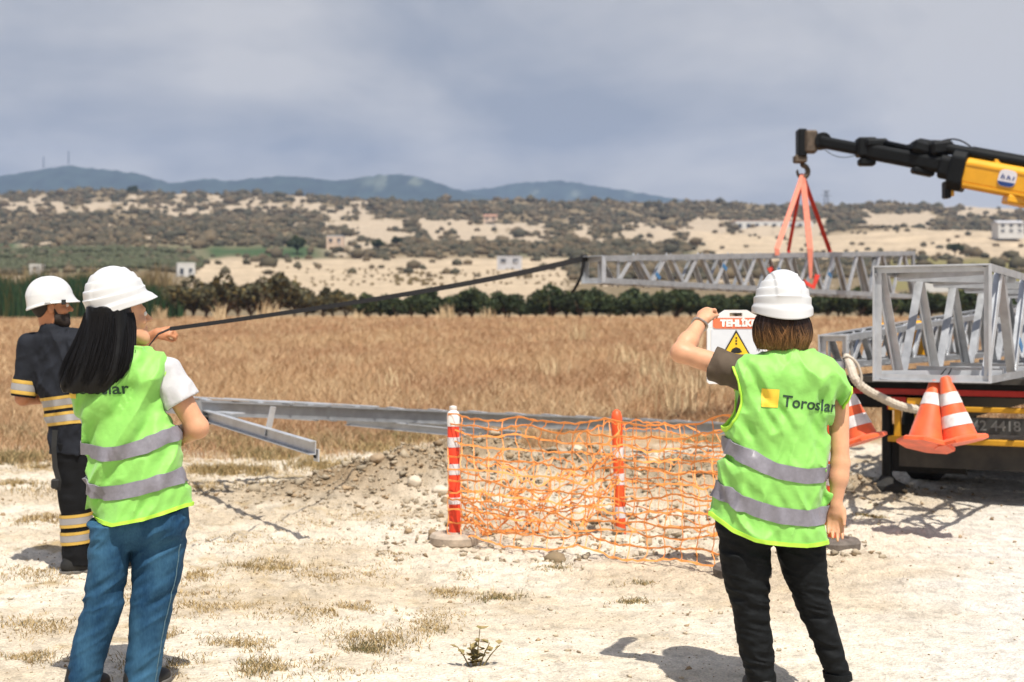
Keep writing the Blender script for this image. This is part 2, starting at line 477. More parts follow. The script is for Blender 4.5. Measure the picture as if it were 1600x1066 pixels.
def hill_cover(px, y):
    """colour of the land and how pale (bare rock or tilled) it is"""
    w = (fbm2(px / 45, y / 10, 3, 71) - .5)
    pxw, yw = px + w * 40, y + w * 9
    n = fbm2(px / 26, y / 6.0, 4, 73); n2 = fbm2(px / 9, y / 3.0, 3, 79)
    nn = 0.7 * n + 0.3 * n2
    thr = np.full_like(px, 0.635)
    for x0, x1, y0, y1, t_ in ((-900, 580, 306, 336, .50), (-900, 110, 372, 392, .46), (580, 1340, 300, 342, .70), (515, 870, 345, 384, .44), (870, 1090, 346, 384, .47), (1080, 1140, 340, 376, .38),
                               (1345, 1460, 332, 360, .34), (1490, 2200, 320, 337, .34), (1140, 1290, 342, 366, .42), (1180, 1500, 322, 333, .6), (500, 600, 335, 400, .44)):
        k = boxm(pxw, yw, x0, x1, y0, y1); thr = thr * (1 - k) + t_ * k
    pale = sstep(thr - 0.015, thr + 0.045, nn)
    field = np.maximum(boxm(pxw, yw, 300 + (440 - y) * 0.6, 890, 402, 470, 10), boxm(pxw, yw, 1085, 2600, 365, 407, 20))
    field = np.maximum(field, 0.9 * boxm(pxw, yw, -200, 60, 432, 448))
    rows = 0.5 + 0.5 * np.sin(y * 1.5 + px * 0.01)
    scrub = np.array((0.20, 0.155, 0.095)); rock = np.array((0.42, 0.34, 0.25)); fcol = np.array((0.46, 0.365, 0.255))
    c = scrub + (rock - scrub) * pale[:, None]
    ol = boxm(pxw, yw, -900, 520, 386, 428, 20) * (1 - field)
    c = c + (np.array((0.15, 0.145, 0.085)) - c) * (ol * 0.92)[:, None]
    gr = np.maximum(boxm(pxw, yw, 320, 490, 387, 399), boxm(px, y, -400, 30, 372, 384))
    c = c + (np.array((0.05, 0.088, 0.036)) - c) * (gr * 0.95)[:, None]
    br = boxm(pxw, yw, 1370, 2600, 409, 452) ; c = c + (np.array((0.20, 0.175, 0.075)) - c) * br[:, None]
    dk = boxm(pxw, yw, 780, 1120, 388, 420); c = c + (np.array((0.12, 0.12, 0.07)) - c) * (dk * .85)[:, None]
    c = c + (fcol * (0.88 + 0.2 * rows)[:, None] * (0.85 + 0.3 * n2)[:, None] - c) * field[:, None]
    return c, np.clip(np.maximum(pale * (1 - ol), field), 0, 1), ol, field, np.maximum(gr, br)
hp = np.concatenate([np.linspace(-1700, -60, 60), np.linspace(-40, 1640, 640), np.linspace(1680, 3300, 60)])
ht = np.concatenate([np.linspace(0, 1, 190), np.linspace(1.02, 1.9, 24)])
HP, HT = np.meshgrid(hp, ht, indexing='ij')
hx, hy, hz, hyy = hill_point(HP.ravel(), HT.ravel())
hcol = hill_cover(HP.ravel(), hyy)[0]
na, nr = HP.shape; I = np.arange(na * nr).reshape(na, nr)
HF = np.stack([I[:-1, :-1], I[1:, :-1], I[1:, 1:], I[:-1, 1:]], -1).reshape(-1, 4)
mat('hill_land', (1, 1, 1), 0.95, var=0.16, scale=0.35, attr=True, spec=0.1, bump=0.5, bscale=0.5, bdist=1.0)
tag(link('hills', mesh_np('hills', np.stack([hx, hy, hz], -1), HF, True, hcol), 'hill_land'), 'scrubby limestone hills with terraced fields', kind='structure')

# ------------------------------------------------------------------ far mountains
mat('mountain_forest', (0.020, 0.034, 0.026), 0.95, var=0.5, scale=0.02, spec=0.05, attr=True)
def mountain(name, pts, D, depth, seed, label):
    px = np.linspace(pts[0][0], pts[-1][0], 560)
    ys = np.interp(px, [p[0] for p in pts], [p[1] for p in pts])
    ker = np.hanning(15); ker /= ker.sum(); ys = np.convolve(np.pad(ys, 7, mode='edge'), ker, 'valid')
    v = np.linspace(-1, 1, 46)
    PX, Vv = np.meshgrid(px, v, indexing='ij')
    top = CAMH + (HOR - ys) * D / F_PX
    x = (PX - 800) / F_PX * D
    y = D + Vv * depth
    rid = fbm2(x / 260 + 5, y / 420, 4, seed)
    z = top[:, None] * np.clip(1 - np.abs(Vv) ** 1.35, 0, 1) * (1 - 0.55 * np.abs(Vv) ** .8 * (rid * 1.6 - .3)) - 6
    z = z + (1 - np.abs(Vv)) ** 2 * ((fbm2(x / 14, y / 30, 3, seed + 3) - .5) * 13 + (rid - .5) * 6)
    g = PX.shape; I = np.arange(g[0] * g[1]).reshape(g)
    F = np.stack([I[:-1, :-1], I[1:, :-1], I[1:, 1:], I[:-1, 1:]], -1).reshape(-1, 4)
    c = np.ones((PX.size, 3))
    bare = sstep(.62, .70, fbm2(PX.ravel() / 26, Vv.ravel() * 9, 3, seed + 8)) * np.interp(PX.ravel(), [0, 560, 620, 680, 760, 820, 930, 1000], [.12, .15, 1, .9, .2, 1, .7, .15])
    c = c + bare[:, None] * np.array((4.5, 2.6, 2.3))
    tag(link(name, mesh_np(name, np.stack([x.ravel(), y.ravel(), z.ravel()], -1), F, True, c), 'mountain_forest'), label, kind='structure')
mountain('mountains', [(-900, 290), (-300, 275), (0, 269), (60, 260), (105, 252), (150, 257), (200, 261), (240, 269), (265, 279), (300, 273), (330, 271), (355, 276), (400, 271), (450, 268), (500, 273), (520, 277),
          (560, 271), (600, 267), (630, 265), (660, 272), (700, 286), (730, 296), (800, 309), (900, 322), (1000, 335)], 3900, 900, 101, 'wooded blue mountain ridge on the left')
mountain('mountains', [(560, 330), (640, 310), (700, 297), (725, 293), (760, 288), (800, 281), (850, 277), (880, 276), (920, 282), (960, 289), (1000, 296), (1050, 304), (1100, 311), (1160, 319), (1300, 330), (2300, 332), (2900, 325)], 4700, 800, 131, 'blue mountain fading down towards the right')
# masts on the ridge
mat('mast_steel', (0.10, 0.10, 0.11), 0.6, metal=0.3)
for px, y0, y1 in ((107, 236, 256), (68, 244, 262)):
    b0, b1 = at(px, y1, 3890), at(px, y0, 3890)
    t = thing('radio_mast', 'tall thin radio mast on the highest summit' if px == 107 else 'shorter thin radio mast on the ridge left of the summit', 'mast', b0)
    MB().tube([b0, b1], [2.2, 0.9], 5).build('mast', 'mast_steel', t, b0)
    for q in (0.55, 0.75, .9):
        p = b0 + (b1 - b0) * q; MB().bar(p - (3, 0, 0), p + (3, 0, 0), 1.2, 1.2).build('antenna_arm', 'mast_steel', t, b0)

# ------------------------------------------------------------------ scrub on the hills
def blobs(pos, size, cols, seed, squash=0.75):
    """one mesh of low, ragged bushes (too many to count)"""
    bm = bmesh.new(); bmesh.ops.create_icosphere(bm, subdivisions=1, radius=1); bv = np.array([v.co for v in bm.verts]); bf = np.array([[v.index for v in f.verts] for f in bm.faces]); bm.free()
    r = np.random.default_rng(seed); n = len(pos)
    V = bv[None] * size[:, None, None] * (0.62 + 0.6 * r.random((n, len(bv), 1))) * np.array((1, 1, squash))
    V[..., 2] += size[:, None] * 0.35
    V = V + pos[:, None]
    F = (np.arange(n)[:, None, None] * len(bv) + bf[None]).reshape(-1, 3)
    col = np.repeat(cols, len(bv), 0) * (0.75 + 0.5 * r.random((n * len(bv), 1)))
    return V.reshape(-1, 3), F, col
r_ = np.random.default_rng(23)
cand = 46000
cpx = r_.uniform(-260, 1860, cand); ct = r_.uniform(0.30, 1.02, cand) ** 0.9
cx_, cy_, cz_, cyy = hill_point(cpx, ct)
_, pale, ol, fieldm, grm = hill_cover(cpx, cyy)
clus = fbm2(cpx / 30, cyy / 7, 3, 91)
prob = np.clip((1 - pale) ** 2 * (0.35 + 1.1 * sstep(.35, .6, clus)) * 0.85, 0, 1) * (1 - ol * .97) * (1 - fieldm * .985) * (1 - grm * .9) + 0.015
keep = r_.random(cand) < prob
bp_ = np.stack([cx_, cy_, cz_], -1)[keep]; dd = cy_[keep]
sz = r_.uniform(0.42, 0.98, keep.sum()) * (0.9 + dd / 700) * (1 + 0.9 * (r_.random(keep.sum()) < .07))
pal = np.array([(0.092, 0.080, 0.052), (0.115, 0.094, 0.062), (0.070, 0.066, 0.046), (0.14, 0.108, 0.068)])
bc = pal[r_.integers(0, 4, keep.sum())]
# olive terraces and orchard rows
rows = []
for k, yy in enumerate(np.linspace(392, 424, 15)):
    for px in np.arange(-60, 500, 7.5 + .3 * (k % 3)):
        if ((px > 322 and yy < 400) or (px > 300 + (440 - yy) * .6 - 30)): continue
        rows.append((px + random.uniform(-2, 2) + k * 3, yy + random.uniform(-.6, .6), .75, 0))
for yy in np.linspace(424, 446, 6):
    for px in np.arange(400, 1090, 10):
        if random.random() < .5: rows.append((px + random.uniform(-3, 3), yy + random.uniform(-1, 1), .30 if px < 620 or px > 700 else .45, 1))
rw = np.array(rows)
rt = (496 - rw[:, 1]) / (496 - np.interp(rw[:, 0], *CREST))
ox, oy, oz, _ = hill_point(rw[:, 0], rt)
op = np.stack([ox, oy, oz], -1); osz = rw[:, 2] * r_.uniform(.8, 1.2, len(rw)) * (0.9 + oy / 900)
oc = np.where(rw[:, 3:4] > 0, np.array([(0.17, 0.13, 0.07)]), np.array([(0.085, 0.092, 0.055)])).repeat(1, 0)
mat('scrub_leaf', (1, 1, 1), 0.9, var=0.2, scale=1.5, attr=True, spec=0.1)
V, F, col = blobs(np.concatenate([bp_, op]), np.concatenate([sz, osz]), np.concatenate([bc, oc]), 5)
tag(link('hillside_scrub', mesh_np('hillside_scrub', V, F, False, col), 'scrub_leaf'), 'dark scrub and orchard bushes dotted over the pale hills', 'scrub', kind='stuff')

# ------------------------------------------------------------------ trees
def leaf_cloud(n, ext, leaf, seed, lumps=9, low=0.0, col=(0.05, 0.08, 0.03), cvar=0.5, yellow=0.1):
    r = np.random.default_rng(seed); ext = np.array(ext)
    L = r.normal(size=(lumps, 3)); L /= np.linalg.norm(L, axis=1)[:, None]; L *= r.uniform(0.35, 0.78, (lumps, 1)); L[:, 2] = np.abs(L[:, 2]) * 1.0 - 0.25
    LR = r.uniform(0.28, 0.5, lumps)
    k = r.integers(0, lumps, n)
    dirn = r.normal(size=(n, 3)); dirn /= np.linalg.norm(dirn, axis=1)[:, None]
    P = (L[k] + dirn * LR[k][:, None] * r.uniform(0.55, 1.05, (n, 1)) ** .6) * ext
    P[:, 2] += ext[2] * 0.85 + low
    P[:, 2] = np.maximum(P[:, 2], low + .05 + r.random(n) * .25)
    a = r.normal(size=(n, 3)); a /= np.linalg.norm(a, axis=1)[:, None]
    b_ = np.cross(a, r.normal(size=(n, 3))); b_ /= np.linalg.norm(b_, axis=1)[:, None]
    s = leaf * r.uniform(0.6, 1.4, (n, 1))
    V = np.stack([P - a * s, P + b_ * s * .55, P + a * s, P - b_ * s * .55], 1).reshape(-1, 3)
    F = np.arange(4 * n).reshape(n, 4)
    c = np.array(col) * r.uniform(1 - cvar, 1 + cvar, (n, 1)) * (0.8 + .4 * r.random((lumps, 1)))[k]
    ye = r.random(n) < yellow; c[ye] = c[ye] * np.array((2.3, 1.8, 1.1))
    return V, F, np.repeat(c, 4, 0)
mat('tree_leaf', (1, 1, 1), 0.7, var=0.15, scale=3, attr=True, spec=0.25)
mat('bark', (0.12, 0.085, 0.055), 0.9, var=0.3, scale=9, bump=0.6, bscale=30)
def make_tree(name, seed, ext, n, leaf, col, trunk_h, yellow=.1, cvar=.5):
    root = bpy.data.objects.new(name, None); C.objects.link(root)
    V, F, c = leaf_cloud(n, ext, leaf, seed, col=col, low=trunk_h, yellow=yellow, cvar=cvar)
    link('crown', mesh_np('crown', V, F, False, c), 'tree_leaf', root)
    mb = MB(); r = random.Random(seed)
    top = trunk_h + ext[2] * .7
    mb.tube([(0, 0, -.2), (r.uniform(-.05, .05), 0, trunk_h * .6 + .1), (r.uniform(-.1, .1), r.uniform(-.1, .1), top)], [ext[0] * .085, ext[0] * .065, ext[0] * .03], 7)
    for k in range(5):
        a = k * 1.26 + r.random(); z0 = trunk_h * .7 + .1 + r.random() * .3
        mb.tube([(0, 0, z0), (math.cos(a) * ext[0] * .35, math.sin(a) * ext[1] * .35, z0 + ext[2] * .4), (math.cos(a) * ext[0] * .65, math.sin(a) * ext[1] * .65, z0 + ext[2] * .75)], [ext[0] * .045, ext[0] * .03, ext[0] * .012], 5)
    mb.build('trunk', 'bark', root, smooth=True)
    return root
def place(proto, used, x, y, z, s, rz, label, cat, group):
    o = proto if not used.get(proto.name) else copy_tree(proto)
    used[proto.name] = 1
    o.location = (x, y, z); o.scale = (s, s, s * random.uniform(.92, 1.1)); o.rotation_euler = (0, 0, rz)
    return tag(o, label, cat, group)
used = {}
citrus = [make_tree('citrus_tree', 200 + k, (1.25, 1.25, 1.12), 2300, .12, (0.036, 0.052, 0.020), .02, yellow=.13) for k in range(4)]
GC = 'orchard trees in a row behind the dry field'
px = 575
k = 0
while px < 1760:
    d = 114 + random.uniform(-1.2, 1.2); x = (px - 800) / F_PX * d
    place(citrus[k % 4], used, x, d, gzs(x, d) - .05, random.choice((.88, 1.0, 1.1, 1.2, 1.38)) * (1.0 if px > 640 else .85), random.uniform(0, 6.3), 'dark green citrus tree in the long orchard row beyond the field', 'tree', GC)
    px += random.uniform(19, 27); k += 1
px = 610
while px < 1700:
    d = 119 + random.uniform(-1, 1); x = (px - 800) / F_PX * d
    place(citrus[k % 4], used, x, d, gzs(x, d), random.uniform(1.15, 1.35), random.uniform(0, 6.3), 'dark green citrus tree in the long orchard row beyond the field', 'tree', GC)
    px += random.uniform(55, 75); k += 1
olive = [make_tree('olive_tree', 260 + k, (1.75, 1.6, 1.7), 1900, .16, (0.085, 0.078, 0.040), .3, yellow=.2, cvar=.55) for k in range(3)]
OL = [(282, 113, .80, 'rounded olive-brown tree beside the helmet of the woman with long hair'), (322, 115, .86, 'olive-brown tree just left of the pair behind the field edge'), (352, 112, .92, 'broad dusty olive tree with a dark base at the field edge'),
      (392, 114, .78, 'low dusty tree filling the gap before the rounded one'), (433, 112, 1.02, 'tall rounded dusty tree standing right of the olive clump'), (478, 116, .62, 'small yellowish bush right of the rounded dusty tree'),
      (505, 113, .55, 'low green bush under the rising black strap'), (540, 114, .66, 'bushy green tree at the start of the orchard row'),
      (302, 119, .86, 'olive tree behind the gap right of the woman\'s helmet'), (338, 120, .90, 'dusty tree standing behind the broad olive tree'), (372, 119, .84, 'dusty tree behind the low one in the olive clump'), (412, 120, .86, 'dusty tree half hidden left of the tall rounded one'), (460, 119, .74, 'olive-green tree between the rounded tree and the yellowish bush'), (520, 119, .70, 'olive-green bush just under the strap before the orchard')]
for i, (px, d, s, lb) in enumerate(OL):
    x = (px - 800) / F_PX * d; place(olive[i % 3], used, x, d, gzs(x, d) - .1, s * 1.28, i * 1.3, lb, 'tree', 'dusty trees at the left field edge')
for i, (px, py, d, s, lb) in enumerate([(465, 389, 400, 3.1, 'dark round lone tree above the green terrace strip'), (206, 303, 915, 4.4, 'dark tree standing up from the hill crest on the left'), (1492, 392, 380, 2.2, 'lone dark bush on the bare slope under the crane boom'),
        (1296, 352, 700, 2.5, 'dark tree beside the long white building'), (590, 384, 420, 2.2, 'dark tree on the pale rocky slope'), (620, 378, 470, 2.0, 'dark shrubby tree among pale rocks in the middle')]):
    p = at(px, py, d); o = place(citrus[i % 4], used, p[0], p[1], p[2] - 1.0, s * .8, i * .9, lb, 'tree', 'lone trees on the hills')

# reeds at the left edge of the field
def blades(P, h, w, lean, col, seed, seg=1):
    r = np.random.default_rng(seed); n = len(P)
    a = r.uniform(0, 2 * np.pi, n); s = np.stack([np.cos(a), np.sin(a) * .5, 0 * a], -1) * (w / 2)[:, None]
    la = r.uniform(0, 2 * np.pi, n); L = np.stack([np.cos(la), np.sin(la), 0 * la], -1) * (lean * h)[:, None]
    up = np.array((0, 0, 1.0))
    mid = P + L * .35 + up * (h * .6)[:, None]; tip = P + L + up * h[:, None] * .98
    V = np.stack([P - s, P + s, mid + s * .8, tip, mid - s * .8], 1).reshape(-1, 3)
    i = np.arange(n)[:, None] * 5
    F = np.concatenate([i + np.array([[0, 1, 2]]), i + np.array([[0, 2, 4]]), i + np.array([[4, 2, 3]])])
    return V, F, np.repeat(col, 5, 0)
mat('grass_blade', (1, 1, 1), 0.75, var=0.1, scale=4, attr=True, spec=0.2)
n = 15000
px = r_.uniform(-260, 285, n); d = r_.uniform(111, 122, n); x = (px - 800) / F_PX * d
h = r_.uniform(1.7, 3.4, n) * (0.55 + 1.0 * fbm2(px / 30, d / 4, 3, 3)); h *= np.interp(px, [-300, 130, 230, 285], [1.05, 1.05, .85, .6])
cols = np.array((0.022, 0.052, 0.020)) * r_.uniform(.5, 1.5, (n, 1)); br = r_.random(n) < .15; cols[br] = np.array((0.10, 0.085, 0.03)) * r_.uniform(.6, 1.2, (br.sum(), 1))
V, F, c = blades(np.stack([x, d, gz(x, d, False) - .1], -1), h, np.full(n, .12), r_.uniform(.03, .22, n), cols, 3)
tag(link('reed_bed', mesh_np('reed_bed', V, F, False, c), 'grass_blade'), 'tall dark green reed bed behind the field on the left', 'reeds', kind='stuff')
n = 5000      # dry feathery tops standing behind the reeds
px = np.concatenate([r_.normal(m_, 17, n // 8) for m_ in (8, 45, 82, 112, 128, 150, 205, 240)]); n = len(px); d = r_.uniform(121, 128, n); x = (px - 800) / F_PX * d
h = r_.uniform(1.2, 4.6, n) * (.35 + 1.15 * fbm2(px / 18, d / 3, 3, 8))
cols = np.array((0.26, 0.19, 0.095)) * r_.uniform(.45, 1.25, (n, 1))
V, F, c = blades(np.stack([x, d, gz(x, d, False) - .1], -1), h, r_.uniform(.08, .26, n), r_.uniform(.05, .3, n), cols, 4)
tag(link('reed_plumes', mesh_np('reed_plumes', V, F, False, c), 'grass_blade'), 'straw coloured feathery plumes standing above the reed bed', 'reeds', kind='stuff')

# ------------------------------------------------------------------ the dry field
n = 560000
d = np.exp(r_.uniform(np.log(15.5), np.log(113), n)); px = r_.uniform(-160, 1760, n); x = (px - 800) / F_PX * d
edge = 18.0 - 2.2 * sstep(-.5, -2.5, x) + (fbm2(x * .5, d * .5, 4, 12) - .5) * 12 + 0.42 * np.maximum(x, 0) - .12 * np.minimum(x, 0) * 0
k = r_.random(n) < sstep(-1.2, 2.2, d - edge) * (0.45 + .55 * sstep(.3, .5, fbm2(x * .8, d * .5, 3, 19)))
x, d = x[k], d[k]; n = len(x)
patch = fbm2(x * .16, d * .07, 4, 15); p2 = fbm2(x * .9, d * .35, 3, 16)
rust = np.array((0.355, 0.205, 0.112)); straw = np.array((0.58, 0.44, 0.27)); gold = np.array((0.45, 0.29, 0.16))
w_ = sstep(.38, .62, .6 * patch + .4 * p2)[:, None]
cols = rust * (1 - w_) + gold * w_; st = r_.random(n) < .16 + .22 * sstep(.5, .7, p2); cols[st] = straw
gn = (r_.random(n) < .10 * sstep(22, 17, d)); cols[gn] = np.array((0.15, 0.14, 0.06))
cols *= r_.uniform(.6, 1.3, (n, 1))
h = r_.uniform(.12, .38, n) ** 1.0 * (.6 + .7 * p2) * np.interp(d, [15, 19, 26, 113], [.45, .75, 1.0, 1.1])
V, F, c = blades(np.stack([x, d, gz(x, d, False) - .03], -1), h, .0022 + .00031 * d, r_.uniform(.15, 1.2, n), cols, 7)
tag(link('dry_field_grass', mesh_np('dry_field_grass', V, F, False, c), 'grass_blade'), 'rust brown dry grass covering the wide field', 'grass', kind='stuff')
# taller pale dead weeds
P = []; H = []
for px, d, cnt, hh in [(1020, 34, 60, .75), (1048, 30, 60, .7), (1000, 26, 40, .55), (1062, 23, 60, .75), (420, 108, 60, 1.7), (345, 108, 40, 1.4), (700, 108, 60, 1.3), (765, 109, 40, 1.1), (560, 108, 30, 1.0), (250, 107, 60, 1.2), (180, 106, 40, 1.1), (1080, 45, 50, .9), (980, 40, 40, .8), (905, 60, 40, 1.0), (1095, 28, 60, .8), (1345, 26, 30, .7), (860, 34, 25, .6), (610, 29, 25, .6)]:
    x0 = (px - 800) / F_PX * d
    for q in range(cnt):
        P.append((x0 + r_.normal() * .15 * hh * 1.6, d + r_.normal() * .2, 0)); H.append(hh * r_.uniform(.4, 1.1))
P = np.array(P); H = np.array(H); P[:, 2] = gz(P[:, 0], P[:, 1], False)
V, F, c = blades(P, H, .006 + .0007 * P[:, 1], r_.uniform(.1, .55, len(P)), np.array((.60, .46, .28)) * r_.uniform(.7, 1.2, (len(P), 1)), 9)
tag(link('dead_weeds', mesh_np('dead_weeds', V, F, False, c), 'grass_blade'), 'pale straw dead weeds standing above the field grass', 'weeds', kind='stuff')
# short tufts on the bare ground
tufts = []
for px, py, w, n_, hh, gr in [(120, 770, 90, 700, .09, .15), (330, 765, 80, 520, .07, .1), (240, 930, 90, 600, .05, .05), (60, 900, 90, 500, .05, .05), (450, 765, 90, 420, .06, .1), (380, 850, 80, 420, .04, .05), (560, 900, 90, 420, .04, .05), (470, 960, 90, 420, .04, .1), (20, 720, 60, 700, .13, .4), (400, 690, 90, 900, .14, .2), (540, 690, 90, 800, .13, .25), (250, 1040, 80, 500, .05, .1), (520, 1040, 90, 380, .04, .1), (640, 690, 60, 400, .12, .3), (545, 955, 42, 420, .05, 0), (700, 928, 35, 220, .045, .1), (775, 935, 40, 300, .05, .45), (860, 888, 35, 220, .04, .4), (990, 942, 28, 260, .04, .45), (1000, 915, 26, 180, .04, .3), (590, 1000, 80, 620, .05, .1), (575, 1015, 36, 320, .05, .6),
        (680, 985, 40, 220, .04, .2), (665, 970, 40, 200, .04, .1), (370, 1010, 60, 500, .05, .1), (410, 1045, 60, 520, .055, .3), (330, 950, 80, 600, .05, 0), (420, 890, 65, 520, .06, .15), (300, 905, 40, 350, .05, 0), (60, 980, 70, 420, .05, .1), (40, 1030, 50, 350, .05, .1),
        (500, 905, 40, 200, .04, 0), (620, 870, 30, 160, .03, 0), (270, 1000, 40, 300, .05, .1), (60, 820, 50, 420, .08, 0), (30, 760, 40, 420, .1, .2), (90, 690, 60, 700, .14, .5), (20, 680, 40, 500, .16, .6), (60, 735, 30, 200, .07, .1), (345, 700, 60, 900, .13, .1), (420, 715, 60, 900, .12, .25),
        (380, 740, 60, 500, .09, .2), (330, 740, 50, 500, .1, .1), (510, 730, 60, 600, .12, .2), (590, 705, 60, 600, .12, .2), (620, 690, 40, 400, .12, .3), (290, 695, 40, 500, .15, .2), (510, 700, 40, 500, .12, .3), (1390, 770, 30, 260, .08, .6), (1360, 810, 25, 180, .05, .3), (1330, 760, 20, 120, .06, .5),
        (560, 810, 80, 300, .04, 0), (640, 830, 60, 220, .03, 0), (480, 820, 50, 240, .035, 0), (720, 900, 35, 150, .03, .1), (520, 850, 60, 200, .03, 0), (150, 870, 40, 240, .05, 0), (1180, 690, 60, 500, .12, .2), (1100, 690, 60, 300, .1, .1), (690, 960, 60, 160, .03, 0)]:
    d0 = CAMH * F_PX / (py - HOR)
    n_ = int(n_ * (3.0 if py < 745 else 1.8)); hh *= 1.6 if py < 745 else 1.0; pp = r_.normal(px, w * .52, n_); d = d0 + r_.normal(0, 1, n_) * np.clip(d0 * .010 * w / 40, .03, .5)
    x = (pp - 800) / F_PX * d
    kk = fbm2(x * 7, d * 7, 2, 77) > .42; x, d = x[kk], d[kk]
    tufts.append(np.stack([x, d, r_.uniform(.25, 1.1, len(x)) * hh * .62, np.full(len(x), gr)], -1))
T = np.concatenate(tufts)
cols = np.where(r_.random(len(T))[:, None] < T[:, 3:4], np.array((.125, .115, .052)), np.array((.40, .29, .14))) * r_.uniform(.6, 1.25, (len(T), 1))
V, F, c = blades(np.stack([T[:, 0], T[:, 1], gz(T[:, 0], T[:, 1]) - .004], -1), T[:, 2], .0022 + .00035 * T[:, 1], r_.uniform(.3, 1.6, len(T)), cols, 10)
tag(link('ground_tufts', mesh_np('ground_tufts', V, F, False, c), 'grass_blade'), 'short dry grass tufts on the pale bare ground', 'grass', kind='stuff')

# ------------------------------------------------------------------ loose stones
bm = bmesh.new(); bmesh.ops.create_icosphere(bm, subdivisions=1, radius=1); IV = np.array([v.co for v in bm.verts]); IF = np.array([[v.index for v in f.verts] for f in bm.faces]); bm.free()
def chunk(seed, npt=11):
    """angular broken stone: hull of random points"""
    r = np.random.default_rng(seed); bm = bmesh.new()
    q = r.normal(size=(npt, 3)); q /= np.linalg.norm(q, axis=1)[:, None]; q *= r.uniform(.75, 1.1, (npt, 1))
    for p in q: bm.verts.new(p)
    o = bmesh.ops.convex_hull(bm, input=bm.verts); bmesh.ops.delete(bm, geom=[v for v in bm.verts if not v.link_faces], context='VERTS')
    bmesh.ops.recalc_face_normals(bm, faces=bm.faces); bmesh.ops.triangulate(bm, faces=bm.faces); bm.verts.index_update()
    V = np.array([v.co for v in bm.verts]); F = np.array([[v.index for v in f.verts] for f in bm.faces]); bm.free()
    return V, F
CH = [chunk(300 + k, 8 + k % 4) for k in range(6)]
def stones(P, S, col, seed):
    r = np.random.default_rng(seed); Vs, Fs, Cs = [], [], []; off = 0
    kind = r.integers(0, 6, len(P))
    for k in range(6):
        m_ = kind == k; bv, bf = CH[k]; n = m_.sum()
        a = r.uniform(0, 6.28, n); ca, sa = np.cos(a)[:, None], np.sin(a)[:, None]
        sc = S[m_][:, None] * r.uniform(.55, 1.3, (n, 3)) * np.array((1, 1, .62))
        q = bv[None] * sc[:, None]; q = np.stack([q[..., 0] * ca - q[..., 1] * sa, q[..., 0] * sa + q[..., 1] * ca, q[..., 2]], -1) + P[m_][:, None]
        Vs.append(q.reshape(-1, 3)); Fs.append((np.arange(n)[:, None, None] * len(bv) + bf[None]).reshape(-1, 3) + off); off += n * len(bv)
        Cs.append(np.repeat(col[m_], len(bv), 0))
    return np.concatenate(Vs), np.concatenate(Fs), np.concatenate(Cs)
n = 9000
d = np.exp(r_.uniform(np.log(4.8), np.log(17), n)); px = r_.uniform(-80, 1650, n); x = (px - 800) / F_PX * d
S = r_.uniform(.002, .009, n) * (1 + 1.6 * (r_.random(n) < .06)) * np.interp(d, [5, 9, 12], [.7, 1.2, 1.8])
hp_ = [(r_.normal(hx_, .6, 620), r_.normal(hy_, .42, 620)) for hx_, hy_, _ in HEAP] + [(r_.normal(.75, .8, 800), r_.normal(10.75, .38, 800)), (r_.uniform(-.9, 2.4, 1100), r_.uniform(9.0, 12.3, 1100))]
hx_ = np.concatenate([q[0] for q in hp_]); hy_ = np.concatenate([q[1] for q in hp_])
hs_ = r_.uniform(.006, .032, len(hx_)) ** 1.0 * (1 + 1.3 * (r_.random(len(hx_)) < .06))
kp = (x < .75 + (d - 5) * .36) | (r_.random(n) < .3); x, d, S = x[kp], d[kp], S[kp]; n = len(x)
X = np.concatenate([x, hx_]); Y = np.concatenate([d, hy_]); S = np.concatenate([S, hs_])
cols = np.array((.60, .50, .365)) * r_.uniform(.75, 1.15, (len(X), 1)); dk = r_.random(len(X)) < .3; cols[n:] *= .68; cols[dk] = np.array((.40, .29, .18)) * r_.uniform(.65, 1.15, (dk.sum(), 1))
V, F, c = stones(np.stack([X, Y, gz(X, Y) + S * .25], -1), S, cols, 15)
mat('stone', (1, 1, 1), .9, var=.22, scale=14, attr=True, spec=.15, bump=.5, bscale=50)
tag(link('rubble', mesh_np('rubble', V, F, False, c), 'stone'), 'pale gravel and rubble strewn round the dug pit', 'rubble', kind='stuff')
def rock(px, py, wpx, label, group=None, tone=(.62, .54, .43), squash=.7, d=None, seed=0):
    d = d or CAMH * F_PX / (py - HOR); x = (px - 800) / F_PX * d; r = wpx / 2 / F_PX * d
    bm = bmesh.new(); bmesh.ops.create_icosphere(bm, subdivisions=3, radius=1)
    v = np.array([q.co for q in bm.verts]); f = [[q.index for q in g.verts] for g in bm.faces]; bm.free()
    if group:
        v, f = chunk(900 + seed, 15); v = v * .95
    v = v * (0.72 + .5 * fbm(v * 1.3 + seed * 7.7, 3, seed))[:, None] + (fbm(v * 5 + seed, 2, seed + 4)[:, None] - .5) * .12 * v
    v = v * r * np.array((1, .9, squash)) * 1.05
    o = link('rock', mesh_np('rock', v, f, not group, np.tile(np.array(tone), (len(v), 1))), 'stone', None, (x, d, gzs(x, d) + r * squash * (.18 if group else .45)))
    return tag(o, label, 'rock', group)
rock(648, 765, 22, 'pale upright rounded stone at the foot of the dirt heap', seed=1, squash=.95, d=12.05)
rock(688, 763, 28, 'pale flat oval stone left of the striped post', seed=2, squash=.6, d=12.0)
rock(590, 765, 24, 'brown angular clod at the left tip of the dirt heap', seed=3, tone=(.36, .27, .18), d=12.4)
rock(684, 843, 20, 'small dark grey clod behind the round post base', seed=4, tone=(.10, .085, .075), squash=1.1, d=9.95)
rock(868, 870, 34, 'dark crusty clod below the orange netting', seed=5, tone=(.25, .19, .12), squash=.7, d=9.15)
rr = random.Random(8)
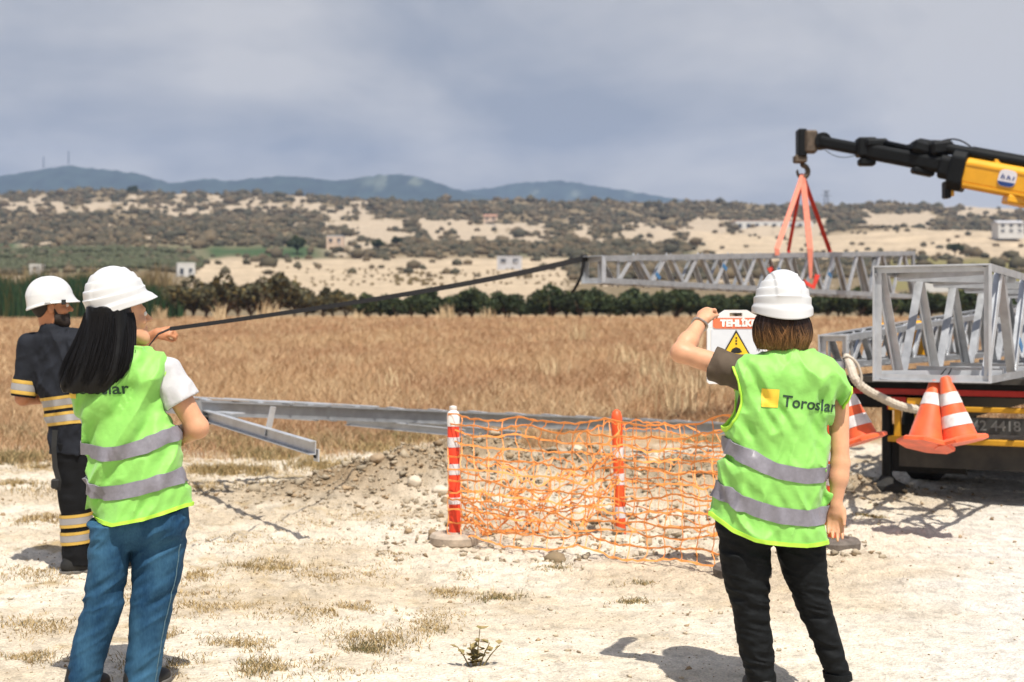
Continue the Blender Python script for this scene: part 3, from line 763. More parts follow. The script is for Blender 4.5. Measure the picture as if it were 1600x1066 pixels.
for k in range(44):
    if k < 24: px, d = rr.uniform(730, 1130), rr.uniform(9.3, 12.2)
    else: px, d = rr.uniform(590, 1100), rr.uniform(12.0, 13.0)
    py = HOR + CAMH * F_PX / d
    rock(px, py, rr.uniform(11, 30), 'pale limestone chunk lying in the rubble of the dug pit', 'limestone chunks around the dug pit', tone=tuple(np.array((.60, .50, .37)) * rr.uniform(.62, 1.15)), squash=rr.uniform(.45, .8), d=d, seed=20 + k)
# weed in the foreground
d = CAMH * F_PX / (1040 - HOR); x = (742 - 800) / F_PX * d; zb = gzs(x, d)
t = thing('weed', 'small leafy weed with browning leaves on the bare foreground', 'weed', (x, d, zb))
rr = random.Random(3)
mat('weed_leaf', (.16, .15, .05), .7, col2=(.36, .25, .11), scale=30)
mat('weed_stem', (.20, .16, .07), .8)
for sx, hh in ((-.07, .09), (-.02, .10), (.02, .165), (.06, .11), (.10, .10), (0, .06)):
    tip = np.array((sx * 1.1, rr.uniform(-.03, .03), hh))
    MB().tube([(sx * .3, 0, -.01), (sx * .7, 0, hh * .5), tip], [.004, .003, .0015], 5).build('stem', 'weed_stem', t)
    for q in range(7):
        u = rr.uniform(.15, 1); c = np.array((sx * u * 1.1, 0, hh * u)); a = rr.uniform(0, 6.28); L = rr.uniform(.03, .055); n_ = np.array((math.cos(a), math.sin(a), rr.uniform(-.2, .7))); n_ /= np.linalg.norm(n_)
        s_ = np.cross(n_, (0, 0, 1)); s_ /= np.linalg.norm(s_); w_ = L * .42
        MB().add([c, c + n_ * L * .45 + s_ * w_ + (0, 0, .004), c + n_ * L, c + n_ * L * .45 - s_ * w_ + (0, 0, .004), c + n_ * L * .5 - (0, 0, .004)], [(0, 1, 4), (1, 2, 4), (2, 3, 4), (3, 0, 4)]).build('leaf', 'weed_leaf', t)

# ------------------------------------------------------------------ far buildings
mat('white_wall', (.55, .545, .53), .8, var=.06, scale=.8)
mat('pink_wall', (.62, .47, .36), .8, var=.08, scale=.8)
mat('tile_roof', (.36, .20, .14), .85, var=.2, scale=2)
mat('far_window', (.05, .06, .08), .2)
mat('grey_roof', (.45, .45, .47), .7, var=.1, scale=.7)
def house(name, label, px, pyb, d, w, h, dep, wall, roof, kind='flat', win=3, rz=0.0, floors=1):
    p = at(px, pyb, d)
    t = thing(name, label, 'building', p); t.rotation_euler = (0, 0, rz)
    MB().box((0, dep / 2, h / 2 - 1.0), (w, dep, h + 2.0)).build('wall', wall, t)
    if kind == 'flat':
        MB().box((0, dep / 2, h + .15), (w * 1.03, dep * 1.03, .3)).build('roof', roof, t)
    else:
        r = h * .28
        MB().add([(-w*.54, -.4, h), (w*.54, -.4, h), (w*.54, dep+.4, h), (-w*.54, dep+.4, h), (-w*.54, dep/2, h+r), (w*.54, dep/2, h+r)], [(0,1,5,4), (2,3,4,5), (0,4,3), (1,2,5), (0,3,2,1)]).build('roof', roof, t)
    for f in range(floors):
        for k in range(win):
            x = -w / 2 + w * (k + .5) / win; z = h * (f + .52) / floors
            o = MB().box((x, -.04, z), (w / win * .42, .12, h / floors * .42)).build('window', 'far_window', t)
            MB().box((x, -.1, z - h / floors * .24), (w / win * .5, .2, h / floors * .05)).build('sill', wall, o)
    MB().box((w * .28, -.05, h * .24 / floors), (w * .09, .14, h * .48 / floors)).build('door', roof, t)
    return t
house('white_house', 'small white block house beyond the dusty trees', 291, 436, 245, 3.0, 2.5, 3, 'white_wall', 'white_wall', win=2, rz=.3)
house('country_house', 'small peach coloured house alone on the pale slope', 766, 352, 690, 6.4, 4.3, 6, 'pink_wall', 'tile_roof', 'pitched', 2, floors=2)
house('farm_building', 'dark low farm shed below the peach coloured house', 745, 362, 640, 17, 2.6, 6, 'pink_wall', 'grey_roof', win=4)
house('long_building', 'long low white building seen behind the red lifting slings', 1210, 362, 660, 36, 5.0, 10, 'white_wall', 'tile_roof', win=9)
house('stone_house', 'pale house with grey roof at the right edge below the boom', 1580, 365, 560, 10, 4.2, 8, 'white_wall', 'grey_roof', 'pitched', 3, floors=2)
house('hut', 'small pinkish hut on the left of the pale rocky band', 523, 382, 430, 5, 2.4, 4, 'pink_wall', 'grey_roof', win=2)
house('flat_shed', 'low bluish shed at the corner of the sandy field', 796, 412, 300, 5.2, 1.3, 4, 'grey_roof', 'grey_roof', win=2)
house('white_container', 'white pink container on the green slope behind the steel frame', 1462, 440, 190, 4.2, 1.7, 3, 'white_wall', 'white_wall', win=2)
house('white_hut', 'tiny white hut just above the helmet of the man', 55, 420, 250, 2.0, .5, 2, 'white_wall', 'white_wall', win=1)
p = at(1291, 325, 900)
t = thing('power_pylon', 'small lattice power pylon on the horizon above the slings', 'pylon', p)
for sx in (-1, 1): MB().tube([(sx * 2.2, 0, -2), (sx * .4, 0, 11)], .28, 5).build('leg', 'mast_steel', t)
for z, w in ((8, 3.2), (10.5, 2.4)): MB().bar((-w, 0, z), (w, 0, z), .3, .3).build('crossarm', 'mast_steel', t)
for k in range(4): MB().tube([(-1.8 + k * .35, 0, k * 2.6), (1.8 - (k + 1) * .35, 0, (k + 1) * 2.6)], .16, 4).build('brace', 'mast_steel', t)

# ------------------------------------------------------------------ steel
mat('galvanised', (.36, .37, .385), .46, metal=.55, var=.16, scale=9, bump=.12, bscale=40, rvar=.1)
mat('galvanised_bright', (.50, .52, .55), .42, metal=.45, var=.14, scale=8, bump=.1, bscale=40, rvar=.1)
mat('blue_mark', (.05, .16, .33), .6, var=.2)
mat('black_paint', (.006, .007, .008), .5, spec=.18, var=.3, scale=6, bump=.1, bscale=30)
mat('grease_steel', (.10, .075, .055), .65, metal=.3, var=.4, scale=14, bump=.4, bscale=40)
mat('crane_yellow', (.75, .36, .015), .38, var=.1, scale=4, coat=.3)
mat('sling_red', (.55, .035, .02), .75, var=.15, scale=25, bump=.2, bscale=160)
mat('sling_pink', (.64, .205, .14), .75, var=.1, scale=25, bump=.2, bscale=160)
mat('strap_black', (.012, .012, .013), .8, var=.3, scale=40, bump=.3, bscale=200)

def truss(name, label, A, B, n, L=.075, brace=.055, endbay=0.0, m='galvanised', mb='galvanised_bright', marks=False, grp=None):
    """lattice section: A and B are the four corners (left-bottom, right-bottom, right-top, left-top) at each end"""
    A = [np.array(p, float) for p in A]; B = [np.array(p, float) for p in B]
    base = (A[0] + A[1]) / 2
    t = thing(name, label, 'steel truss', base, grp)
    ctr = lambda q: sum(q) / 4
    def P(i, u): return A[i] + (B[i] - A[i]) * u
    cA = ctr(A); axis = (ctr(B) - cA) / np.linalg.norm(ctr(B) - cA)
    for i in range(4):
        j, k = (i + 1) % 4, (i + 3) % 4
        u = A[j] - A[i]; v = A[k] - A[i]; u /= np.linalg.norm(u); v /= np.linalg.norm(v)
        th = .012
        V = []; prof = [(0, 0), (L, 0), (L, th), (th, th), (th, L), (0, L)]
        for e in (A[i], B[i]): V += [e + u * a + v * b for a, b in prof]
        MB().add(V, [(q, (q+1) % 6, 6+(q+1) % 6, 6+q) for q in range(6)] + [tuple(range(6))[::-1], tuple(range(6, 12))]).build('chord', m, t, base)
    for e, q in ((0, A), (1, B)):
        for i in range(4):
            j = (i + 1) % 4
            a, b_ = q[i], q[j]; inn = axis * (.004 if e == 0 else -.004)
            w = np.cross(b_ - a, axis); w /= np.linalg.norm(w); s = 1 if np.dot(w, ctr(q) - a) > 0 else -1
            MB().prism([(0, 0), (L, 0), (L, .012), (.012, .012), (.012, L), (0, L)], a + inn, b_ + inn, up=w * s).build('end_bar', mb if (e == 0) else m, t, base)
    for fi in range(4):
        i, j = fi, (fi + 1) % 4
        nrm = np.cross(A[j] - A[i], axis); nrm /= np.linalg.norm(nrm)
        if np.dot(nrm, cA - A[i]) < 0: nrm = -nrm
        for k in range(n):
            u0 = endbay + (1 - endbay) * k / n; um = endbay + (1 - endbay) * (k + .5) / n; u1 = endbay + (1 - endbay) * (k + 1) / n
            for a, b_, q in ((P(i, u0), P(j, um), 0), (P(j, um), P(i, u1), 1)):
                ins = .05 * (b_ - a)
                a2, b2 = a + ins * .6 + nrm * (.014 + .008 * q), b_ - ins * .6 + nrm * (.014 + .008 * q)
                o = MB().prism([(0, 0), (brace, 0), (brace, .008), (.008, .008), (.008, brace), (0, brace)], a2, b2, up=nrm).build('brace', mb if q == 0 else m, t, base)
                if marks and q == 0 and (k + fi) % 2 == 0:
                    c = a2 + (b2 - a2) * (.30 + .4 * ((k * 7 + fi * 3) % 5) / 5); dv = (b2 - a2) / np.linalg.norm(b2 - a2)
                    MB().bar(c - dv * .03 - nrm * .002, c + dv * .03 - nrm * .002, brace * 2.02, .006, up=nrm).build('paint_mark', 'blue_mark', o, base)
        if endbay:
            for u in (endbay,):
                a, b_ = P(i, u), P(j, u)
                MB().bar(a + nrm * .03, b_ + nrm * .03, .06, .012, up=nrm).build('end_bar', m, t, base)
    return t
# the section hanging from the crane: narrow end near, wide end far to the right
def sect(c, ax, w, zb, zt):
    ax = np.array(ax, float); ax /= np.linalg.norm(ax); r = np.array((ax[1], -ax[0]))
    cl, cr = np.array(c) - r * w / 2, np.array(c) + r * w / 2
    return [(cl[0], cl[1], zb), (cr[0], cr[1], zb), (cr[0], cr[1], zt), (cl[0], cl[1], zt)]
HA, HB = np.array((1.11, 19.0)), np.array((6.72, 25.0))
hax = HB - HA
hang = truss('lattice_section', 'tapered galvanised lattice section hanging level from the crane hook', sect(HA, hax, .37, 2.07, 2.44), sect(HB, hax, .80, 1.98, 2.81), 11, L=.075, brace=.06, endbay=.035, marks=True)
# the two sections on the trailer
TA = math.radians(30)
ax = np.array((math.sin(TA), math.cos(TA)))
rt_ = np.array((ax[1], -ax[0]))
bl = np.array((2.62, 10.28)); c0 = bl + rt_ * .41
truss('lattice_section', 'large square galvanised lattice section lying on the trailer, its open end towards us', sect(c0, ax, .82, 1.105, 1.935), sect(c0 + ax * 8.0 + rt_ * .1, ax, .56, 1.14, 1.74), 8, L=.052, brace=.062, m='galvanised', mb='galvanised_bright', marks=True)
c1 = np.array((2.72, 12.0))
truss('lattice_section', 'narrow tapered galvanised lattice section lying left of the large one on the trailer', sect(c1, ax * 1.0, .25, 1.15, 1.43), sect(c1 + ax * 9.0 + rt_ * -.1, ax, .50, 1.12, 1.80), 13, L=.055, brace=.05, endbay=.02, m='galvanised', mb='galvanised_bright')

# ------------------------------------------------------------------ crane boom, hook, slings
HT = HA + hax * .61
hook_top = at(1254, 282, HT[1])
bd = np.array((8.9 - 4.62, 20.3 - HT[1], 0.0)); 
tip = at(1288, 227, HT[1] - .2)
b2 = at(1600, 284, 20.9)
bv = (b2 - tip); bv_n = bv / np.linalg.norm(bv)
def bp(u, up=0.0, side=0.0):
    r = np.cross(bv_n, (0, 0, 1)); r /= np.linalg.norm(r); w = np.cross(r, bv_n)
    return tip + bv * u + w * up + r * side
base = bp(3.0); base = np.array((base[0], base[1], gzs(base[0], base[1])))
cr = thing('loader_crane', 'yellow and black loader crane boom reaching in from the right', 'crane', base)
def hexp(w, h): return [(-w/2, -h*.32), (-w*.3, -h/2), (w*.3, -h/2), (w/2, -h*.32), (w/2, h*.32), (w*.3, h/2), (-w*.3, h/2), (-w/2, h*.32)]
upv = np.cross(np.cross(bv_n, (0, 0, 1)), bv_n)
o = MB().prism(hexp(.34, .46), bp(.725, -.03), bp(3.0, -.03), upv).build('main_boom', 'crane_yellow', cr, base, bevel=.02)
MB().prism(hexp(.355, .06), bp(.735, -.20), bp(2.2, -.20), upv).build('boom_flange', 'crane_yellow', o, base)
MB().prism(hexp(.36, .05), bp(.735, .10), bp(2.2, .10), upv).build('boom_flange', 'crane_yellow', o, base)
MB().prism(hexp(.30, .36), bp(.60, .0), bp(.72, .0), upv).build('boom_collar', 'black_paint', cr, base, bevel=.02)
MB().prism(hexp(.40, .60), bp(.655, -.02), bp(.727, -.02), upv).build('boom_collar', 'black_paint', cr, base, bevel=.02)
MB().prism(hexp(.24, .25), bp(.20, .03), bp(.66, .02), upv).build('extension_boom', 'black_paint', cr, base, bevel=.015)
MB().prism(hexp(.20, .19), bp(-.02, .04), bp(.26, .035), upv).build('extension_boom', 'black_paint', cr, base, bevel=.015)
MB().tube([bp(.30, .20), bp(.62, .17)], .045, 10).build('cylinder', 'black_paint', cr, base, smooth=True)
MB().tube([bp(.47, .28), bp(1.6, .26)], .085, 12).build('cylinder', 'black_paint', cr, base, smooth=True, auto=40)
MB().tube([bp(.73, .33), bp(1.8, .31)], .05, 12).build('cylinder', 'black_paint', cr, base, smooth=True, auto=40)
MB().box(bp(.215, .08), (.30, .26, .30)).build('end_block', 'black_paint', cr, base, bevel=.03)
MB().box(bp(.235, -.14), (.26, .2, .12)).build('end_block', 'black_paint', cr, base, bevel=.03)
MB().box(bp(.26, .17), (.36, .2, .14)).build('end_block', 'black_paint', cr, base, bevel=.04)
MB().box(bp(.50, .22), (.40, .26, .20), Matrix.Rotation(.25, 3, 'Y')).build('end_block', 'black_paint', cr, base, bevel=.05)
MB().box(bp(.58, .27), (.34, .24, .22), Matrix.Rotation(-.1, 3, 'Y')).build('end_block', 'black_paint', cr, base, bevel=.05)
MB().box(bp(.52, -.13), (.34, .2, .10), Matrix.Rotation(.2, 3, 'Y')).build('end_block', 'black_paint', cr, base, bevel=.03)
MB().box(bp(.655, -.33), (.10, .2, .26)).build('end_block', 'black_paint', cr, base, bevel=.02)
MB().box(bp(.30, .09, -.13), (.05, .04, .07)).build('yellow_tab', 'crane_yellow', cr, base)
MB().box(bp(.865, .21), (.16, .14, .08)).build('yellow_tab', 'crane_yellow', cr, base, bevel=.01)
MB().box(bp(.68, -.36), (.06, .1, .10)).build('yellow_tab', 'crane_yellow', cr, base)
MB().box(bp(.99, -.30), (.36, .3, .12), Matrix.Rotation(.2, 3, 'Y')).build('yellow_tab', 'crane_yellow', cr, base, bevel=.02)
for k, (u0, u1, sg) in enumerate(((.40, .75, .16), (.5, .78, .22), (-.02, .2, -.12))):
    MB().tube([bp(u0 + (u1 - u0) * q, (.22 if sg > 0 else -.02) + sg * math.sin(math.pi * q), .05 * k - .1) for q in np.linspace(0, 1, 12)], .014 if sg > 0 else .006, 6).build('hydraulic_hose', 'black_paint', cr, base, smooth=True)
MB().tube([base, (base[0], base[1], bp(3.0)[2] + .2)], .28, 16).build('column', 'black_paint', cr, base, smooth=True, auto=40)
MB().box(base + (0, 0, .35), (1.2, 1.2, .7)).build('crane_base', 'black_paint', cr, base, bevel=.04)
# badge on the boom: white rounded plate with blue band and blue lettering
mat('badge_white', (.68, .66, .70), .5, var=.05); mat('badge_blue', (.015, .05, .20), .5, var=.1)
bc_ = bp(.935, -.005, -.178) if np.cross(bv_n, (0, 0, 1))[1] > 0 else bp(.935, -.005, .178)
r = np.cross(bv_n, (0, 0, 1)); r /= np.linalg.norm(r); sgn = -1 if r[1] > 0 else 1
nrm = r * sgn; eu = bv_n; ev = np.cross(np.cross(bv_n, (0, 0, 1)), bv_n); ev /= np.linalg.norm(ev)
def badge_poly(w, h, lo, hi, off, n=28):
    pts = []
    for k in range(n):
        a = 2 * math.pi * k / n; x = abs(math.cos(a)) ** .6 * math.copysign(1, math.cos(a)) * w; y = abs(math.sin(a)) ** .6 * math.copysign(1, math.sin(a)) * h
        pts.append(bc_ + eu * x + ev * min(max(y, lo), hi) + nrm * off)
    return pts
def plate(pts, th, nv):
    n = len(pts); V = list(pts) + [p - nv * th for p in pts]
    return MB().add(V, [tuple(range(n)), tuple(range(n, 2 * n))[::-1]] + [(i, (i + 1) % n, n + (i + 1) % n, n + i) for i in range(n)])
plate(badge_poly(.13, .125, -.2, .2, .012), .012, nrm).build('badge', 'badge_white', cr, base)
plate(badge_poly(.125, .12, -.2, -.055, .016), .01, nrm).build('badge_band', 'badge_blue', cr, base)
for k in range(5):
    x = -.085 + k * .042; hgt = (.07, .05, .065, .05, .06)[k]
    MB().bar(bc_ + eu * x + ev * -.02 + nrm * .014, bc_ + eu * (x + .012 * (-1) ** k) + ev * (hgt - .02) + nrm * .014, .018, .006, up=nrm).build('badge_letter', 'badge_blue', cr, base)
# head and hook
hk = at(1252, 246, HT[1])
MB().box(at(1252, 224, HT[1] - .05), (.14, .26, .44)).build('boom_head', 'black_paint', cr, base, bevel=.02)
MB().box(at(1266, 222, HT[1] - .1), (.20, .22, .36)).build('boom_head', 'grease_steel', cr, base, bevel=.03)
MB().lathe([(.13, -.12), (.14, 0), (.13, .12)], at(1284, 221, HT[1] - .12), 16, Matrix.Rotation(math.pi / 2, 3, 'X')).build('pivot_pin', 'black_paint', cr, base, smooth=True, auto=40)
MB().box(at(1250, 249, HT[1] - .05), (.20, .2, .12)).build('hook_block', 'grease_steel', cr, base, bevel=.02)
hkc = at(1254, 268, HT[1])
hp_pts = [at(1253, 253, HT[1]), at(1253, 259, HT[1])] + [hkc + np.array((math.cos(a) * .085, 0, math.sin(a) * .095)) for a in np.linspace(1.7, -3.4, 16)]
MB().tube(hp_pts, [.03, .03] + list(np.linspace(.04, .045, 9)) + list(np.linspace(.042, .015, 7)), 8).build('hook', 'grease_steel', cr, base, smooth=True)
def ribbon(pts, w, th, axis):
    pts = [np.array(p, float) for p in pts]; axis = np.array(axis, float); V = []; n = len(pts)
    ww = w if hasattr(w, '__len__') else [w] * n
    for i in range(n):
        t_ = pts[min(i+1, n-1)] - pts[max(i-1, 0)]; t_ /= np.linalg.norm(t_); a = axis - t_ * np.dot(axis, t_); a /= np.linalg.norm(a); nn = np.cross(t_, a)
        V += [pts[i] + a * ww[i]/2 + nn * th/2, pts[i] - a * ww[i]/2 + nn * th/2, pts[i] - a * ww[i]/2 - nn * th/2, pts[i] + a * ww[i]/2 - nn * th/2]
    Fs = [(i*4+k, i*4+(k+1) % 4, i*4+4+(k+1) % 4, i*4+4+k) for i in range(n-1) for k in range(4)] + [(0, 1, 2, 3), (n*4-1, n*4-2, n*4-3, n*4-4)]
    return MB().add(V, Fs)
def on_truss(px, corner):
    """point of the hanging section's chord seen at that column"""
    A_ = [np.array(p) for p in sect(HA, hax, .37, 2.07, 2.44)]; B_ = [np.array(p) for p in sect(HB, hax, .80, 1.98, 2.81)]
    k = (px - 800) / F_PX; a, b_ = A_[corner], B_[corner]
    u = (k * a[1] - a[0]) / ((b_[0] - a[0]) - k * (b_[1] - a[1])); return a + (b_ - a) * u
hkp = at(1254, 274, HT[1])
for px, corner, w, mt, lb, low in ((1207, 2, .075, 'sling_pink', 'faded pink lifting sling running to the near left', .05), (1233, 3, .055, 'sling_red', 'thin dark red lifting sling seen behind the pink ones', .05), (1259, 2, .10, 'sling_pink', 'wide faded pink lifting sling hanging in front of the section', .42), (1297, 3, .07, 'sling_red', 'bright red lifting sling slanting down to the right', .05)):
    e = on_truss(px, corner); out = np.array((.05, -.08, .06)) if corner == 2 else np.array((0, .05, .06))
    pts = [hkp + np.array(((px - 1252) * .0004, out[1] * .3, .02))] + [hkp + (e + out - hkp) * q for q in np.linspace(.12, 1, 8)] + [e + out * (1, 1, .2) + np.array((.01, 0, -low))]
    o = ribbon(pts, [w * .6] + [w] * 8 + [w * (.45 if low > .2 else 1)], .012, (1, .25, 0)).build('lifting_sling', mt, None, hkp); o.location = hkp
    tag(o, lb, 'sling', 'lifting slings on the crane hook')
t0 = on_truss(1262, 1)
o = ribbon([t0 + (-.55, .3, .42), t0 + (-.42, .2, .20), t0 + (-.1, .1, .22), t0 + (.12, .15, .10), t0 + (.2, .2, .30)], .08, .012, (0, .4, 1)).build('lifting_sling', 'sling_red', None, t0); o.location = t0
tag(o, 'slack red sling bunched inside the hanging section', 'sling', 'lifting slings on the crane hook')

# tension strap from the hanging section to the man's hand
S1 = np.array(sect(HA, hax, .37, 2.07, 2.44)[3]) + (-.02, -.03, -.03)
S0 = at(266, 514, 8.35)
pts = [S0 + (S1 - S0) * q + np.array((0, 0, -.05 * 4 * q * (1 - q))) for q in np.linspace(0, 1, 26)]
st = thing('tag_strap', 'long black webbing strap rising from the hand of the man to the hanging section', 'strap', S0)
tw = np.linspace(0, 1, 26)
ribbon(pts, list(.024 + .055 * tw ** 1.2), .006, (0, .25, 1)).build('webbing', 'strap_black', st, S0)
ribbon([S1 + (0, 0, .05), S1 + (.0, -.04, -.1), S1 + (-.03, -.04, -.25), S1 + (-.12, -.03, -.42), S1 + (-.16, -.02, -.46)], .07, .008, (.5, .6, .2)).build('loose_end', 'strap_black', st, S0)
ribbon([S0, S0 + (-.07, .0, -.03), S0 + (-.13, .02, -.10), S0 + (-.20, .02, -.26), S0 + (-.22, .03, -.50)], .02, .005, (0, .6, .4)).build('loose_end', 'strap_black', st, S0)
MB().tube([S1 + (-.05, 0, -.02), S1 + (.04, -.03, .03), S1 + (.06, .03, -.03)], .035, 8).build('knot', 'strap_black', st, S0, smooth=True)

# ------------------------------------------------------------------ trailer under the sections
mat('red_reflector', (.42, .02, .015), .35, var=.15, scale=10)
mat('rubber', (.018, .017, .016), .85, var=.3, scale=20, bump=.3, bscale=60)
mat('dusty_black', (.022, .021, .020), .75, col2=(.06, .052, .042), scale=4)
mat('bumper_yellow', (.50, .25, .012), .5, var=.15, scale=6)
mat('plate_dark', (.035, .035, .034), .5); mat('plate_letter', (.16, .16, .155), .5)
mat('hose_white', (.52, .46, .38), .7, var=.15, scale=20)
TRc = np.array((2.98, 12.62)); tb = np.array((TRc[0], TRc[1], 0.0))
def tp(r, a, z): q = TRc + rt_ * r + ax * a; return np.array((q[0], q[1], z))
Rz = Matrix.Rotation(-TA, 3, 'Z')
tr = thing('flatbed_trailer', 'dark flatbed trailer with red rear strip and yellow bumper carrying the lattice sections', 'trailer', tp(1.25, 0, 0))
tb = tp(1.25, 0, 0)
def tbox(name, m_, r, a, z, sr, sa, sz_, par=None, bev=0.0): return MB().box(tp(r, a, z), (sr, sa, sz_), Rz).build(name, m_, par or tr, tb, bevel=bev)
for k in range(10): tbox('deck_plank', 'dusty_black', 1.25, .25 + k * .95 + .02, 1.04, 2.5, .93, .05)
tbox('side_beam', 'dusty_black', .06, 4.7, .945, .12, 9.3, .13)
tbox('side_beam', 'dusty_black', 2.44, 4.7, .945, .12, 9.3, .13)
tbox('chassis_beam', 'black_paint', .75, 4.7, .80, .12, 9.2, .3); tbox('chassis_beam', 'black_paint', 1.75, 4.7, .80, .12, 9.2, .3)
rb_ = tbox('rear_beam', 'black_paint', 1.25, -.03, .96, 2.5, .10, .12, bev=.01)
tbox('reflector_strip', 'red_reflector', 1.25, -.085, .935, 2.46, .012, .05, rb_)
bm_ = tbox('bumper', 'bumper_yellow', 1.35, -.12, .80, 1.9, .08, .045, bev=.008)
tbox('bumper_bar', 'bumper_yellow', 1.35, -.14, .53, 1.9, .08, .05, bm_, bev=.008)
for r in (.47, 1.02, 1.72, 2.2): tbox('bumper_post', 'bumper_yellow', r, -.10, .66, .05, .05, .26, bm_)
pn = tbox('number_panel', 'bumper_yellow', .80, -.11, .665, .36, .03, .20)
tbox('panel_mark', 'dusty_black', .90, -.13, .68, .10, .01, .03, pn); tbox('panel_mark', 'dusty_black', .90, -.13, .63, .10, .01, .03, pn)
np_ = tbox('number_plate', 'plate_dark', 1.30, -.13, .665, .54, .02, .14)
def text_mesh(body, size, bold=0.0):
    cu = bpy.data.curves.new('text', 'FONT'); cu.body = body; cu.size = size; cu.offset = bold; cu.align_x = 'CENTER'; cu.align_y = 'CENTER'; cu.resolution_u = 4
    ob = bpy.data.objects.new('text', cu); C.objects.link(ob)
    bpy.context.view_layer.update()
    me = bpy.data.meshes.new_from_object(ob.evaluated_get(bpy.context.evaluated_depsgraph_get()))
    bpy.data.objects.remove(ob)
    return me
def text_on(body, size, o, eu, ev, nrm, m_, name, parent, base, bold=0.0, th=.002):
    me = text_mesh(body, size, bold)
    for v in me.vertices:
        p = np.array(o) + np.array(eu) * v.co.x + np.array(ev) * v.co.y + np.array(nrm) * th - np.array(base); v.co = tuple(p)
    return link(name, me, m_, parent)
text_on('42 4418', .12, tp(1.30, -.142, .665), (rt_[0], rt_[1], 0), (0, 0, 1), (-ax[0], -ax[1], 0), 'plate_letter', 'plate_lettering', np_, tb, .002)
lp = tbox('tail_light', 'red_reflector', .47, -.12, .835, .16, .05, .11); tbox('light_lens', 'crane_yellow', .62, -.12, .835, .12, .05, .10)
tbox('mud_flap', 'rubber', .62, .25, .42, .7, .02, .42); tbox('mud_flap', 'rubber', 1.95, .25, .42, .8, .02, .42)
tbox('underrun_panel', 'dusty_black', 1.35, -.06, .40, 1.75, .04, .22)
mat('tyre_rubber', (.015, .015, .014), .9, var=.3, scale=8, bump=.4, bscale=30); mat('rim_steel', (.25, .24, .22), .5, metal=.5)
for r in (.30, 2.20):
    for a in (1.6, 2.75):
        c = tp(r, a, .44)
        w = MB().lathe([(.20, -.15), (.40, -.15), (.44, -.11), (.44, .11), (.40, .15), (.20, .15)], c, 28, Rz @ Matrix.Rotation(math.pi / 2, 3, 'Y')).build('wheel', 'tyre_rubber', tr, tb, smooth=True, auto=35)
        MB().lathe([(.02, -.16), (.18, -.14), (.21, -.13), (.21, .13), (.18, .14), (.02, .16)], c, 20, Rz @ Matrix.Rotation(math.pi / 2, 3, 'Y')).build('rim', 'rim_steel', w, tb, smooth=True, auto=35)
# stabiliser leg, box and hose
lg = tbox('side_box', 'black_paint', .22, .18, .90, .44, .5, .22, bev=.02)
pleg = at(1386, 690, 12.4)
MB().tube([(pleg[0], pleg[1], .9), (pleg[0], pleg[1], .09)], .045, 10).build('stabiliser_leg', 'black_paint', tr, tb, smooth=True, auto=40)
MB().lathe([(.05, .14), (.08, .10), (.16, .06), (.17, -.05), (.15, -.06)], (pleg[0], pleg[1], .06), 18).build('stabiliser_foot', 'rubber', tr, tb, smooth=True, auto=40)
hpt = [at(*q) for q in ((1322, 558, 11.9), (1330, 575, 11.7), (1336, 592, 11.6), (1352, 608, 11.6), (1378, 622, 11.7), (1405, 634, 11.8), (1432, 640, 11.9))]
def smooth_path(pts, n=8):
    P = [np.array(p) for p in pts]; out = []
    for i in range(len(P) - 1):
        p0, p1, p2, p3 = P[max(i-1, 0)], P[i], P[i+1], P[min(i+2, len(P)-1)]
        for q in range(n):
            t_ = q / n; out.append(.5 * ((2*p1) + (p2-p0)*t_ + (2*p0-5*p1+4*p2-p3)*t_**2 + (3*p1-p0-3*p2+p3)*t_**3))
    return out + [P[-1]]
hs = smooth_path(hpt); base_h = hpt[-1]
hz_ = thing('suction_hose', 'dusty off-white corrugated hose drooping beside the trailer corner', 'hose', base_h)
MB().tube(hs, [.034 + .004 * (i % 2) for i in range(len(hs))], 10).build('hose_body', 'hose_white', hz_, base_h)
MB().tube(smooth_path([hpt[-1], at(1455, 640, 12.0), at(1478, 628, 12.2), at(1492, 610, 12.4)]), .042, 10).build('hose_end', 'rubber', hz_, base_h, smooth=True)
ww_ = smooth_path([at(1318, 560, 11.6), at(1328, 558, 11.5), at(1340, 570, 11.5), at(1346, 590, 11.5), at(1342, 604, 11.5)])
wr = thing('wire_loop', 'pale wire looped from the end of the narrow section', 'wire', ww_[0]); MB().tube(ww_, .012, 6).build('wire', 'hose_white', wr, ww_[0], smooth=True)
MB().box(at(1440, 533, 14.6), (.17, .3, .42), Rz).build('yellow_canister', 'crane_yellow', tr, tb, bevel=.03)
MB().box(at(1384, 525, 16.5), (.26, .3, .30), Rz).build('yellow_canister', 'crane_yellow', tr, tb, bevel=.03)
MB().lathe([(.02, -.08), (.11, -.07), (.12, .04), (.08, .10), (.02, .12)], at(1404, 548, 15.5), 16).build('red_canister', 'red_reflector', tr, tb, smooth=True)

